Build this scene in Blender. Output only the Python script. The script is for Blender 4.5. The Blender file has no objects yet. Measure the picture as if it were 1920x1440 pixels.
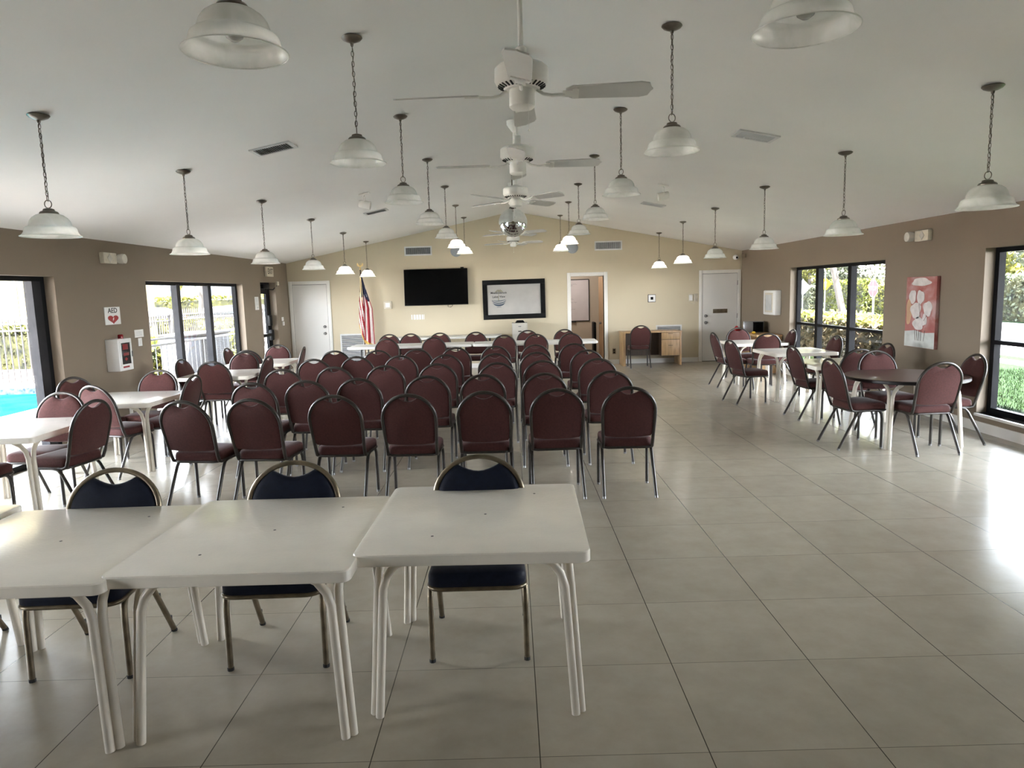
import bpy, bmesh, math, random
from math import sin, cos, pi, radians, sqrt, floor
from mathutils import Vector, Matrix, Euler

random.seed(11)
SC = bpy.context.scene
COL = SC.collection

# ------------------------------------------------------------------ camera, sky, sun, exposure
CAM_H = 1.6604
FPX = 1315.8
YAW, PIT, ROL = .0014, .1307, .0283
cam_d = bpy.data.cameras.new('camera')
cam_d.sensor_width = 36
cam_d.lens = 36 * FPX / 1920
cam_d.clip_start = .05
cam_d.clip_end = 500
cam = bpy.data.objects.new('camera', cam_d)
COL.objects.link(cam)
_Rz = Matrix(((cos(YAW), -sin(YAW), 0), (sin(YAW), cos(YAW), 0), (0, 0, 1)))
_Rx = Matrix(((1, 0, 0), (0, cos(PIT), sin(PIT)), (0, -sin(PIT), cos(PIT))))
_Ry = Matrix(((cos(ROL), 0, sin(ROL)), (0, 1, 0), (-sin(ROL), 0, cos(ROL))))
_R = _Rz @ _Rx @ _Ry
_M = Matrix((( _R[0][0], _R[0][2], -_R[0][1]), (_R[1][0], _R[1][2], -_R[1][1]), (_R[2][0], _R[2][2], -_R[2][1])))
cam.matrix_world = Matrix.Translation((0, 0, CAM_H)) @ _M.to_4x4()
SC.camera = cam

W = bpy.data.worlds.new('sky')
SC.world = W
W.use_nodes = True
wn = W.node_tree.nodes
wl = W.node_tree.links
wbg = wn['Background']
_tc = wn.new('ShaderNodeTexCoord')
_sx = wn.new('ShaderNodeSeparateXYZ')
_rp = wn.new('ShaderNodeValToRGB')
_rp.color_ramp.elements[0].position = 0.0
_rp.color_ramp.elements[0].color = (.93, .96, 1, 1)
_rp.color_ramp.elements[1].position = .7
_rp.color_ramp.elements[1].color = (.68, .81, 1, 1)
wl.new(_tc.outputs['Generated'], _sx.inputs[0])
wl.new(_sx.outputs['Z'], _rp.inputs[0])
wl.new(_rp.outputs[0], wbg.inputs['Color'])
wbg.inputs['Strength'].default_value = 4.2

sun_d = bpy.data.lights.new('sun', 'SUN')
sun_d.energy = 30
sun_d.angle = radians(2)
sun_d.color = (1, .965, .91)
sun = bpy.data.objects.new('sun', sun_d)
COL.objects.link(sun)
sun.rotation_euler = Vector((-.16, .42, -.9)).to_track_quat('-Z', 'Y').to_euler()
sun.location = (2, -10, 20)

SC.view_settings.view_transform = 'Standard'
SC.view_settings.look = 'None'
SC.view_settings.gamma = 1
SC.view_settings.use_curve_mapping = False
SC.view_settings.exposure = 3.45
cy = SC.cycles
cy.max_bounces = 9
cy.diffuse_bounces = 6
cy.glossy_bounces = 4
cy.transmission_bounces = 6
cy.transparent_max_bounces = 12
cy.sample_clamp_indirect = 4
cy.caustics_reflective = False
cy.caustics_refractive = False
cy.use_denoising = True
cy.denoiser = 'OPENIMAGEDENOISE'

def portal(name, loc, rot, sx, sy):
    d = bpy.data.lights.new(name, 'AREA')
    d.shape = 'RECTANGLE'
    d.size, d.size_y = sx, sy
    d.cycles.is_portal = True
    o = bpy.data.objects.new(name, d)
    COL.objects.link(o)
    o.location = loc
    o.rotation_euler = rot

# room
XL, XR, YB, YN = -4.89, 5.09, 15.58, -6.0
RX, ZE, SL = .1, 2.41, .195
def zc(x):
    return ZE + SL * (XR - RX - abs(x - RX))
T = .6096
for nm, y0, y1, z0, z1 in (('portal_added_left', 0.9, 1.6, .2, 1.95), ('portal_a', 4.3, 7.62, 0, 1.96), ('portal_b', 9.52, 12.95, 0, 1.945), ('portal_c', 13.87, 14.76, 0, 1.98)):  # the first one belongs to the added window beside the camera
    portal(nm, (XL - .24, (y0 + y1) / 2, (z0 + z1) / 2), (0, radians(-90), 0), z1 - z0, y1 - y0)
for nm, y0, y1, z0, z1 in (('portal_added_right', 0.9, 1.6, .2, 1.95), ('portal_d', 4.3, 7.62, .2, 1.98), ('portal_e', 9.63, 12.87, .2, 1.95)):  # here too the first serves an added window
    portal(nm, (XR + .24, (y0 + y1) / 2, (z0 + z1) / 2), (0, radians(90), 0), z1 - z0, y1 - y0)

# ------------------------------------------------------------------ materials
def _bsdf(m):
    return m.node_tree.nodes['Principled BSDF']

def mat(name, col, rough=.5, metal=0., spec=.5, vary=None, bump=None, coat=0., sheen=0., stretch=None, emit=None):
    m = bpy.data.materials.new(name)
    m.use_nodes = True
    nt = m.node_tree
    b = _bsdf(m)
    b.inputs['Base Color'].default_value = (*col, 1)
    b.inputs['Roughness'].default_value = rough
    b.inputs['Metallic'].default_value = metal
    b.inputs['Specular IOR Level'].default_value = spec
    b.inputs['Coat Weight'].default_value = coat
    b.inputs['Coat Roughness'].default_value = .15
    b.inputs['Sheen Weight'].default_value = sheen
    b.inputs['Sheen Roughness'].default_value = .4
    if emit:
        b.inputs['Emission Color'].default_value = (*emit[0], 1)
        b.inputs['Emission Strength'].default_value = emit[1]
    if vary or bump:
        tc = nt.nodes.new('ShaderNodeTexCoord')
        mp = nt.nodes.new('ShaderNodeMapping')
        if stretch:
            mp.inputs['Scale'].default_value = stretch
        nt.links.new(tc.outputs['Object'], mp.inputs[0])
    if vary:
        n = nt.nodes.new('ShaderNodeTexNoise')
        n.inputs['Scale'].default_value = vary[0]
        n.inputs['Detail'].default_value = 5
        r = nt.nodes.new('ShaderNodeValToRGB')
        a = vary[1]
        c2 = vary[2] if len(vary) > 2 else None
        r.color_ramp.elements[0].position = .3
        r.color_ramp.elements[1].position = .7
        r.color_ramp.elements[0].color = (*[max(0, c * (1 - a)) for c in col], 1)
        r.color_ramp.elements[1].color = (*(c2 or [min(1, c * (1 + a)) for c in col]), 1)
        nt.links.new(mp.outputs[0], n.inputs['Vector'])
        nt.links.new(n.outputs['Fac'], r.inputs[0])
        nt.links.new(r.outputs[0], b.inputs['Base Color'])
    if bump:
        n = nt.nodes.new('ShaderNodeTexNoise')
        n.inputs['Scale'].default_value = bump[0]
        n.inputs['Detail'].default_value = 4
        bp = nt.nodes.new('ShaderNodeBump')
        bp.inputs['Strength'].default_value = bump[1]
        bp.inputs['Distance'].default_value = bump[2] if len(bump) > 2 else .01
        nt.links.new(mp.outputs[0], n.inputs['Vector'])
        nt.links.new(n.outputs['Fac'], bp.inputs['Height'])
        nt.links.new(bp.outputs[0], b.inputs['Normal'])
    return m

def floor_material():
    m = bpy.data.materials.new('floor_tile')
    m.use_nodes = True
    nt = m.node_tree
    N, L = nt.nodes.new, nt.links.new
    b = _bsdf(m)
    tc = N('ShaderNodeTexCoord')
    sp = N('ShaderNodeSeparateXYZ')
    L(tc.outputs['Object'], sp.inputs[0])
    def math_(op, a, bb=None):
        n = N('ShaderNodeMath')
        n.operation = op
        for i, q in enumerate((a, bb)):
            if q is None:
                continue
            if isinstance(q, (int, float)):
                n.inputs[i].default_value = q
            else:
                L(q, n.inputs[i])
        return n.outputs[0]
    ux = math_('DIVIDE', math_('SUBTRACT', sp.outputs['X'], .06), T)
    uy = math_('DIVIDE', math_('SUBTRACT', sp.outputs['Y'], 2.326), T)
    def line(u, w):
        f = math_('FRACT', math_('ADD', u, 100.5))
        d = math_('ABSOLUTE', math_('SUBTRACT', f, .5))
        return math_('LESS_THAN', d, w / T / 2)
    lx, ly = line(ux, .0042), line(uy, .0030)
    cb = N('ShaderNodeCombineXYZ')
    L(math_('FLOOR', ux), cb.inputs[0])
    L(math_('FLOOR', uy), cb.inputs[1])
    wnz = N('ShaderNodeTexWhiteNoise')
    L(cb.outputs[0], wnz.inputs['Vector'])
    ad = N('ShaderNodeVectorMath')
    ad.operation = 'MULTIPLY_ADD'
    L(wnz.outputs['Color'], ad.inputs[0])
    ad.inputs[1].default_value = (7, 7, 7)
    L(tc.outputs['Object'], ad.inputs[2])
    nz = N('ShaderNodeTexNoise')
    nz.inputs['Scale'].default_value = 5.5
    nz.inputs['Detail'].default_value = 8
    nz.inputs['Roughness'].default_value = .65
    L(ad.outputs[0], nz.inputs['Vector'])
    rp = N('ShaderNodeValToRGB')
    rp.color_ramp.elements[0].position = .28
    rp.color_ramp.elements[0].color = (.338, .298, .232, 1)
    rp.color_ramp.elements[1].position = .72
    rp.color_ramp.elements[1].color = (.408, .366, .292, 1)
    L(nz.outputs['Fac'], rp.inputs[0])
    tn = N('ShaderNodeMix')
    tn.data_type = 'RGBA'
    tn.blend_type = 'MULTIPLY'
    tn.inputs['Factor'].default_value = 1
    L(rp.outputs[0], tn.inputs['A'])
    mr = N('ShaderNodeMapRange')
    mr.inputs['To Min'].default_value = .95
    mr.inputs['To Max'].default_value = 1.03
    L(wnz.outputs['Value'], mr.inputs['Value'])
    L(mr.outputs[0], tn.inputs['B'])
    m1 = N('ShaderNodeMix')
    m1.data_type = 'RGBA'
    L(ly, m1.inputs['Factor'])
    L(tn.outputs['Result'], m1.inputs['A'])
    m1.inputs['B'].default_value = (.14, .12, .095, 1)
    m2 = N('ShaderNodeMix')
    m2.data_type = 'RGBA'
    L(lx, m2.inputs['Factor'])
    L(m1.outputs['Result'], m2.inputs['A'])
    m2.inputs['B'].default_value = (.065, .055, .04, 1)
    L(m2.outputs['Result'], b.inputs['Base Color'])
    n2 = N('ShaderNodeTexNoise')
    n2.inputs['Scale'].default_value = 2.0
    n2.inputs['Detail'].default_value = 4
    L(tc.outputs['Object'], n2.inputs['Vector'])
    mr2 = N('ShaderNodeMapRange')
    mr2.inputs['To Min'].default_value = .19
    mr2.inputs['To Max'].default_value = .25
    L(n2.outputs['Fac'], mr2.inputs['Value'])
    L(mr2.outputs[0], b.inputs['Roughness'])
    b.inputs['Specular IOR Level'].default_value = .6
    n3 = N('ShaderNodeTexNoise')
    n3.inputs['Scale'].default_value = 1.6
    L(tc.outputs['Object'], n3.inputs['Vector'])
    bp = N('ShaderNodeBump')
    bp.inputs['Strength'].default_value = .02
    bp.inputs['Distance'].default_value = .02
    L(n3.outputs['Fac'], bp.inputs['Height'])
    L(bp.outputs[0], b.inputs['Normal'])
    return m

def glass_material(name, tint=(1, 1, 1)):
    m = bpy.data.materials.new(name)
    m.use_nodes = True
    nt = m.node_tree
    nt.nodes.remove(_bsdf(m))
    out = nt.nodes['Material Output']
    tr = nt.nodes.new('ShaderNodeBsdfTransparent')
    tr.inputs[0].default_value = (*tint, 1)
    gl = nt.nodes.new('ShaderNodeBsdfGlossy')
    gl.inputs['Roughness'].default_value = .02
    lw = nt.nodes.new('ShaderNodeLayerWeight')
    lw.inputs[0].default_value = .5
    pw = nt.nodes.new('ShaderNodeMath')
    pw.operation = 'POWER'
    nt.links.new(lw.outputs['Facing'], pw.inputs[0])
    pw.inputs[1].default_value = 5
    fr = nt.nodes.new('ShaderNodeMath')
    fr.operation = 'MULTIPLY_ADD'
    nt.links.new(pw.outputs[0], fr.inputs[0])
    fr.inputs[1].default_value = .5
    fr.inputs[2].default_value = .025
    mx = nt.nodes.new('ShaderNodeMixShader')
    nt.links.new(fr.outputs[0], mx.inputs[0])
    nt.links.new(tr.outputs[0], mx.inputs[1])
    nt.links.new(gl.outputs[0], mx.inputs[2])
    nt.links.new(mx.outputs[0], out.inputs['Surface'])
    return m

def shade_material():
    m = bpy.data.materials.new('frosted_glass')
    m.use_nodes = True
    nt = m.node_tree
    b = _bsdf(m)
    out = nt.nodes['Material Output']
    tc = nt.nodes.new('ShaderNodeTexCoord')
    n = nt.nodes.new('ShaderNodeTexNoise')
    n.inputs['Scale'].default_value = 9
    n.inputs['Detail'].default_value = 5
    n.inputs['Distortion'].default_value = 1.2
    r = nt.nodes.new('ShaderNodeValToRGB')
    r.color_ramp.elements[0].position = .35
    r.color_ramp.elements[0].color = (.80, .82, .78, 1)
    r.color_ramp.elements[1].position = .7
    r.color_ramp.elements[1].color = (.92, .92, .90, 1)
    nt.links.new(tc.outputs['Object'], n.inputs['Vector'])
    nt.links.new(n.outputs['Fac'], r.inputs[0])
    nt.links.new(r.outputs[0], b.inputs['Base Color'])
    b.inputs['Roughness'].default_value = .25
    t = nt.nodes.new('ShaderNodeBsdfTranslucent')
    nt.links.new(r.outputs[0], t.inputs[0])
    mx = nt.nodes.new('ShaderNodeMixShader')
    mx.inputs[0].default_value = .5
    nt.links.new(b.outputs[0], mx.inputs[1])
    nt.links.new(t.outputs[0], mx.inputs[2])
    nt.links.new(mx.outputs[0], out.inputs['Surface'])
    return m

def leaf_material(name, c1, c2, tr=.35):
    m = bpy.data.materials.new(name)
    m.use_nodes = True
    nt = m.node_tree
    b = _bsdf(m)
    out = nt.nodes['Material Output']
    tc = nt.nodes.new('ShaderNodeTexCoord')
    n = nt.nodes.new('ShaderNodeTexNoise')
    n.inputs['Scale'].default_value = 2.3
    n.inputs['Detail'].default_value = 6
    n.inputs['Roughness'].default_value = .75
    r = nt.nodes.new('ShaderNodeValToRGB')
    r.color_ramp.elements[0].position = .38
    r.color_ramp.elements[1].position = .62
    r.color_ramp.elements[0].color = (*c1, 1)
    r.color_ramp.elements[1].color = (*c2, 1)
    nt.links.new(tc.outputs['Object'], n.inputs['Vector'])
    nt.links.new(n.outputs['Fac'], r.inputs[0])
    nt.links.new(r.outputs[0], b.inputs['Base Color'])
    b.inputs['Roughness'].default_value = .6
    b.inputs['Specular IOR Level'].default_value = .1
    t = nt.nodes.new('ShaderNodeBsdfTranslucent')
    nt.links.new(r.outputs[0], t.inputs[0])
    mx = nt.nodes.new('ShaderNodeMixShader')
    mx.inputs[0].default_value = tr
    nt.links.new(b.outputs[0], mx.inputs[1])
    nt.links.new(t.outputs[0], mx.inputs[2])
    nt.links.new(mx.outputs[0], out.inputs['Surface'])
    return m

M = dict(
    floor=floor_material(),
    ceiling=mat('ceiling_paint', (.82, .815, .80), .75, vary=(.7, .03), bump=(60, .12, .004)),
    tan=mat('tan_wall_paint', (.215, .170, .122), .6, vary=(.8, .04), bump=(90, .15, .003)),
    cream=mat('cream_wall_paint', (.55, .485, .35), .6, vary=(.6, .04), bump=(90, .15, .003)),
    white=mat('white_gloss_paint', (.76, .75, .71), .35),
    door=mat('white_door_paint', (.70, .69, .66), .38, vary=(1.2, .03)),
    blackframe=mat('black_window_frame', (.010, .010, .011), .45, 0, .06, vary=(6, .25)),
    greyframe=mat('dark_grey_aluminium', (.030, .030, .033), .45, 0, .08, vary=(5, .2)),
    glass=glass_material('window_glass', (.97, .97, .97)),
    burg=mat('burgundy_fabric', (.058, .0185, .0165), .85, 0, .25, vary=(70, .18), bump=(260, .35, .002), sheen=.13),
    navy=mat('navy_vinyl', (.005, .008, .02), .6, 0, .2, vary=(40, .25), bump=(220, .2, .002), sheen=.1),
    bronze=mat('dark_bronze_metal', (.024, .019, .015), .35, .2, vary=(30, .3), coat=.15),
    brass=mat('antique_brass_metal', (.20, .165, .115), .36, .85, vary=(18, .25)),
    rubber=mat('black_rubber', (.015, .015, .015), .7, vary=(20, .2)),
    steel=mat('steel_glide', (.22, .215, .21), .5, .8, vary=(20, .1)),
    laminate=mat('white_marbled_laminate', (.90, .86, .77), .2, 0, .8, vary=(6, .035), bump=(60, .16, .004), stretch=(1, 1.25, 1)),
    tableleg=mat('white_enamel_tube', (.66, .61, .52), .32, vary=(9, .06)),
    walnut=mat('dark_walnut_laminate', (.055, .032, .024), .3, vary=(5, .4), stretch=(1, 14, 1)),
    blackedge=mat('black_edge_band', (.012, .010, .010), .4, vary=(10, .2)),
    plastic=mat('white_plastic_top', (.66, .65, .61), .5, vary=(12, .04), bump=(120, .2, .002)),
    greytube=mat('dark_grey_tube', (.03, .03, .032), .4, .4, vary=(10, .2)),
    nickel=mat('brushed_nickel', (.17, .15, .125), .33, 1., vary=(20, .15)),
    shade=shade_material(),
    bulb=mat('lit_bulb', (1, .98, .95), .4, emit=((1, .97, .92), 2), vary=(5, .01)),
    bulboff=mat('unlit_bulb', (.55, .55, .52), .15, vary=(5, .02)),
    fan=mat('white_fan_enamel', (.84, .84, .80), .35, vary=(8, .03)),
    blade=mat('white_fan_blade', (.62, .62, .60), .45, vary=(6, .05)),
    dark=mat('dark_recess', (.02, .02, .02), .8, vary=(6, .2)),
    mirror=mat('mirror_facets', (.86, .90, .90), .04, 1., vary=(30, .06)),
    screen=mat('black_screen', (.002, .002, .002), .25, 0, .06, vary=(3, .2)),
    blackplastic=mat('black_plastic', (.007, .007, .007), .45, 0, .12, vary=(12, .25)),
    vent=mat('white_vent_metal', (.62, .63, .63), .4, vary=(9, .05)),
    slat=mat('grey_vent_slats', (.50, .52, .53), .4, 0, vary=(9, .1)),
    oak=mat('light_oak_veneer', (.42, .27, .135), .42, vary=(4, .22), stretch=(6, 6, 1)),
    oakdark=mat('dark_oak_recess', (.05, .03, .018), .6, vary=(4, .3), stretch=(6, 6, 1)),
    cabinet=mat('grey_cabinet_enamel', (.42, .40, .35), .4, vary=(7, .04)),
    paper=mat('white_paper', (.78, .77, .75), .7, vary=(14, .03)),
    sign=mat('white_sign_plastic', (.80, .80, .79), .35, vary=(6, .02)),
    red=mat('red_print', (.32, .012, .015), .45, vary=(8, .1)),
    blackprint=mat('black_print', (.01, .01, .01), .5, vary=(8, .1)),
    cream_plastic=mat('aged_cream_plastic', (.60, .55, .45), .4, vary=(18, .1)),
    clearlens=mat('clear_plastic_lens', (.62, .60, .55), .12, vary=(18, .08), coat=.5),
    gold=mat('gold_metal', (.80, .62, .30), .3, 1., vary=(12, .1)),
    fringe=mat('gold_fringe', (.62, .40, .10), .8, vary=(60, .35)),
    pole=mat('dark_wood_pole', (.07, .035, .015), .35, vary=(6, .3), stretch=(1, 1, .1)),
    flagred=mat('flag_red_cloth', (.33, .02, .03), .7, vary=(30, .12)),
    flagwhite=mat('flag_white_cloth', (.68, .64, .62), .7, vary=(30, .06)),
    flagblue=mat('flag_blue_cloth', (.015, .02, .06), .7, vary=(30, .15)),
    board=mat('whiteboard_enamel', (.62, .58, .60), .2, vary=(3, .04)),
    pan_glass=mat('grey_glazed_panel', (.42, .41, .385), .08, vary=(2.2, .1), coat=.6),
    inkblue=mat('slate_blue_ink', (.045, .08, .12), .5, vary=(9, .15)),
    inkgreen=mat('olive_ink', (.20, .19, .08), .5, vary=(9, .2)),
    spkr=mat('grey_speaker_grille', (.30, .33, .36), .6, vary=(80, .15)),
    steelbox=mat('stainless_steel', (.34, .34, .35), .3, .9, vary=(20, .1), stretch=(1, 1, 8)),
    wood_edge=mat('brown_door_edge', (.27, .165, .085), .5, vary=(6, .2), stretch=(5, 5, .6)),
    officewall=mat('office_wall_paint', (.48, .41, .33), .6, vary=(.8, .03)),
    bulbred=mat('red_lamp_lens', (.25, .005, .01), .2, vary=(9, .1)),
    yellow=mat('yellow_fabric', (.62, .36, .02), .7, vary=(20, .15)),
)
# painting, outdoors
M.update(
    deck=mat('pool_deck_concrete', (.30, .258, .222), .8, vary=(1.2, .08), bump=(40, .3, .01)),
    coping=mat('pool_coping', (0.0700, 0.0686, 0.0665), .7, vary=(3, .05)),
    water=mat('pool_water', (.0012, .026, .036), .3, 0, .0, vary=(1.6, .3, (.0025, .040, .050)), bump=(5, .25, .05)),
    pooltile=mat('blue_pool_tile', (.006, .012, .03), .25, vary=(14, .6, (.028, .042, .07))),
    fence=mat('grey_painted_fence', (0.0191, 0.0180, 0.0180), .5, vary=(6, .1)),
    railing=mat('white_railing', (0.1280, 0.1320, 0.1360), .4, vary=(6, .05)),
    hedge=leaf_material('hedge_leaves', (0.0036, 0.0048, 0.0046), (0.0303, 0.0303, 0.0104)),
    hedge2=leaf_material('sunny_hedge_leaves', (0.0107, 0.0143, 0.0036), (0.0464, 0.0446, 0.0071)),  # lighter leaf colour with the sunlight on the hedge top put in
    hedge3=leaf_material('dry_hedge_leaves', (0.0171, 0.0160, 0.0080), (0.0985, 0.0785, 0.0464)),
    tree1=leaf_material('tree_leaves_green', (0.0165, 0.0263, 0.0071), (0.0877, 0.0924, 0.0173)),
    tree2=leaf_material('tree_leaves_yellow_green', (0.0246, 0.0327, 0.0072), (0.1065, 0.0983, 0.0218)),
    tree3=leaf_material('tree_leaves_grey_green', (0.0175, 0.0235, 0.0154), (0.0729, 0.0774, 0.0467)),
    bark=mat('pale_bark', (0.0455, 0.0403, 0.0350), .85, vary=(5, .45), bump=(14, .6, .03), stretch=(1, 1, .3)),
    grass=mat('lawn_grass', (.005, .013, .003), .9, vary=(9, .4, (.009, .021, .005)), bump=(70, 1., .05)),
    walk=mat('sidewalk_concrete', (.12, .115, .11), .85, vary=(2, .08)),
    street=mat('street_asphalt', (.10, .096, .093), .85, vary=(2, .06)),  # plain asphalt grey, faintly mottled
    soil=mat('mulch_ground', (0.0500, 0.0400, 0.0300), .9, vary=(6, .4)),
    yellowwall=mat('pale_yellow_stucco', (0.0576, 0.0490, 0.0259), .8, vary=(2, .05), bump=(40, .3, .01)),
    bluehouse=mat('pale_blue_siding', (0.0238, 0.0282, 0.0326), .6, vary=(1.5, .06)),
    whitetrim=mat('house_white_trim', (0.0624, 0.0648, 0.0672), .5, vary=(3, .04)),
    housewin=mat('house_window_glass', (0.0150, 0.0225, 0.0275), .1, vary=(2, .2)),
    roof=mat('grey_roof_shingle', (0.0600, 0.0600, 0.0600), .8, vary=(8, .2)),
    carwhite=mat('white_car_paint', (0.0800, 0.0800, 0.0820), .25, vary=(2, .02), coat=.6),
    cargrey=mat('silver_car_paint', (0.0500, 0.0525, 0.0550), .25, .5, vary=(2, .03), coat=.6),
    carwin=mat('car_window_glass', (.02, .03, .035), .05, vary=(2, .1)),
    tyre=mat('car_tyre', (.012, .012, .012), .7, vary=(9, .2)),
    signback=mat('bare_sign_back', (0.0544, 0.0560, 0.0576), .45, .2, vary=(5, .04)),
    signyellow=mat('yellow_sign_face', (0.1040, 0.0600, 0.0020), .45, vary=(5, .05)),
    signred=mat('red_sign_face', (0.0680, 0.0120, 0.0140), .45, vary=(5, .05)),
    signpost=mat('galvanised_post', (0.0500, 0.0550, 0.0500), .5, .3, vary=(5, .1)),
    teal=mat('teal_canvas', (.015, .10, .13), .7, vary=(6, .15)),
    dumpster=mat('grey_bin_plastic', (0.0385, 0.0385, 0.0403), .6, vary=(3, .08)),
    rootpaint=mat('shading_eaves_paint', (.30, .28, .24), .7, vary=(2, .05)),
)

for _k in ('fence', 'railing', 'bark', 'walk', 'street', 'soil', 'yellowwall', 'bluehouse', 'whitetrim', 'roof', 'carwhite', 'cargrey', 'tyre',
           'signback', 'signyellow', 'signred', 'signpost', 'teal', 'dumpster', 'deck', 'grass', 'coping'):
    _bsdf(M[_k]).inputs['Specular IOR Level'].default_value = .06
    _bsdf(M[_k]).inputs['Coat Weight'].default_value = .03
for _k in ('carwin', 'housewin'):
    _bsdf(M[_k]).inputs['Specular IOR Level'].default_value = .12

# ------------------------------------------------------------------ mesh builder
class MB:
    def __init__(self):
        self.v, self.f, self.m = [], [], []
    def add(self, vs, fs, mi=0):
        o = len(self.v)
        self.v += [tuple(p) for p in vs]
        self.f += [tuple(i + o for i in f) for f in fs]
        self.m += [mi] * len(fs)
        return self
    def box(self, x0, x1, y0, y1, z0, z1, mi=0):
        vs = [(x, y, z) for x in (x0, x1) for y in (y0, y1) for z in (z0, z1)]
        return self.add(vs, [(0, 1, 3, 2), (4, 6, 7, 5), (0, 4, 5, 1), (2, 3, 7, 6), (0, 2, 6, 4), (1, 5, 7, 3)], mi)
    def obox(self, c, s, rot=(0, 0, 0), mi=0):
        R = Euler(rot).to_matrix()
        vs = [R @ Vector((sx * s[0] / 2, sy * s[1] / 2, sz * s[2] / 2)) + Vector(c) for sx in (-1, 1) for sy in (-1, 1) for sz in (-1, 1)]
        return self.add(vs, [(0, 1, 3, 2), (4, 6, 7, 5), (0, 4, 5, 1), (2, 3, 7, 6), (0, 2, 6, 4), (1, 5, 7, 3)], mi)
    def rbox(self, x0, x1, y0, y1, z0, z1, r=.01, seg=2, mi=0):
        bm = bmesh.new()
        bmesh.ops.create_cube(bm, size=1)
        for v in bm.verts:
            v.co = ((x0 + x1) / 2 + v.co.x * (x1 - x0), (y0 + y1) / 2 + v.co.y * (y1 - y0), (z0 + z1) / 2 + v.co.z * (z1 - z0))
        bmesh.ops.bevel(bm, geom=list(bm.edges), offset=r, segments=seg, affect='EDGES', profile=.5)
        bm.verts.index_update()
        self.add([v.co[:] for v in bm.verts], [[v.index for v in f.verts] for f in bm.faces], mi)
        bm.free()
        return self
    def tube(self, pts, r, n=8, closed=False, mi=0, caps=True, flat=1.):
        P = [Vector(p) for p in pts]
        k = len(P)
        rr = r if isinstance(r, (list, tuple)) else [r] * k
        tang = []
        for i in range(k):
            a = P[(i - 1) % k] if (closed or i > 0) else P[i]
            b = P[(i + 1) % k] if (closed or i < k - 1) else P[i]
            tang.append((b - a).normalized())
        up = Vector((0, 0, 1)) if abs(tang[0].z) < .9 else Vector((1, 0, 0))
        nrm = (up - tang[0] * up.dot(tang[0])).normalized()
        vs = []
        for i in range(k):
            nrm = (nrm - tang[i] * nrm.dot(tang[i]))
            nrm = nrm.normalized() if nrm.length > 1e-6 else tang[i].orthogonal().normalized()
            bi = tang[i].cross(nrm)
            for j in range(n):
                a = 2 * pi * (j + .5) / n
                vs.append(P[i] + nrm * cos(a) * rr[i] + bi * sin(a) * rr[i] * flat)
        fs = []
        for i in range(k if closed else k - 1):
            for j in range(n):
                a, b = i * n + j, i * n + (j + 1) % n
                c, d = ((i + 1) % k) * n + (j + 1) % n, ((i + 1) % k) * n + j
                fs.append((a, b, c, d))
        if caps and not closed:
            fs.append(tuple(range(n - 1, -1, -1)))
            fs.append(tuple((k - 1) * n + j for j in range(n)))
        return self.add(vs, fs, mi)
    def lathe(self, prof, n=24, c=(0, 0, 0), mi=0, cap=True, R=None):
        vs, fs = [], []
        k = len(prof)
        for i, (r, z) in enumerate(prof):
            for j in range(n):
                a = 2 * pi * j / n
                p = Vector((r * cos(a), r * sin(a), z))
                if R is not None:
                    p = R @ p
                vs.append(p + Vector(c))
        for i in range(k - 1):
            for j in range(n):
                fs.append((i * n + j, i * n + (j + 1) % n, (i + 1) * n + (j + 1) % n, (i + 1) * n + j))
        if cap:
            fs.append(tuple(range(n - 1, -1, -1)))
            fs.append(tuple((k - 1) * n + j for j in range(n)))
        return self.add(vs, fs, mi)
    def loops(self, rings, mi=0, cap0=True, cap1=True):
        n = len(rings[0])
        vs = [p for r in rings for p in r]
        fs = []
        for i in range(len(rings) - 1):
            for j in range(n):
                fs.append((i * n + j, i * n + (j + 1) % n, (i + 1) * n + (j + 1) % n, (i + 1) * n + j))
        if cap0:
            fs.append(tuple(range(n - 1, -1, -1)))
        if cap1:
            o = (len(rings) - 1) * n
            fs.append(tuple(o + j for j in range(n)))
        return self.add(vs, fs, mi)
    def prism(self, poly, a0, a1, axis='y', mi=0):
        def P(u, v, a):
            return (u, a, v) if axis == 'y' else ((a, u, v) if axis == 'x' else (u, v, a))
        return self.loops([[P(u, v, a0) for u, v in poly], [P(u, v, a1) for u, v in poly]], mi)
    def sphere(self, c, r, nu=16, nv=10, s=(1, 1, 1), mi=0):
        vs = [Vector(c) + Vector((0, 0, r * s[2]))]
        for i in range(1, nv):
            th = pi * i / nv
            for j in range(nu):
                a = 2 * pi * j / nu
                vs.append(Vector(c) + Vector((r * s[0] * sin(th) * cos(a), r * s[1] * sin(th) * sin(a), r * s[2] * cos(th))))
        vs.append(Vector(c) - Vector((0, 0, r * s[2])))
        fs = []
        for j in range(nu):
            fs.append((0, 1 + j, 1 + (j + 1) % nu))
            for i in range(nv - 2):
                a = 1 + i * nu
                fs.append((a + j, a + nu + j, a + nu + (j + 1) % nu, a + (j + 1) % nu))
            a = 1 + (nv - 2) * nu
            fs.append((len(vs) - 1, a + (j + 1) % nu, a + j))
        return self.add(vs, fs, mi)
    def xf(self, mtx, start=0):
        self.v = self.v[:start] + [tuple(mtx @ Vector(p)) for p in self.v[start:]]
        return self
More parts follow.
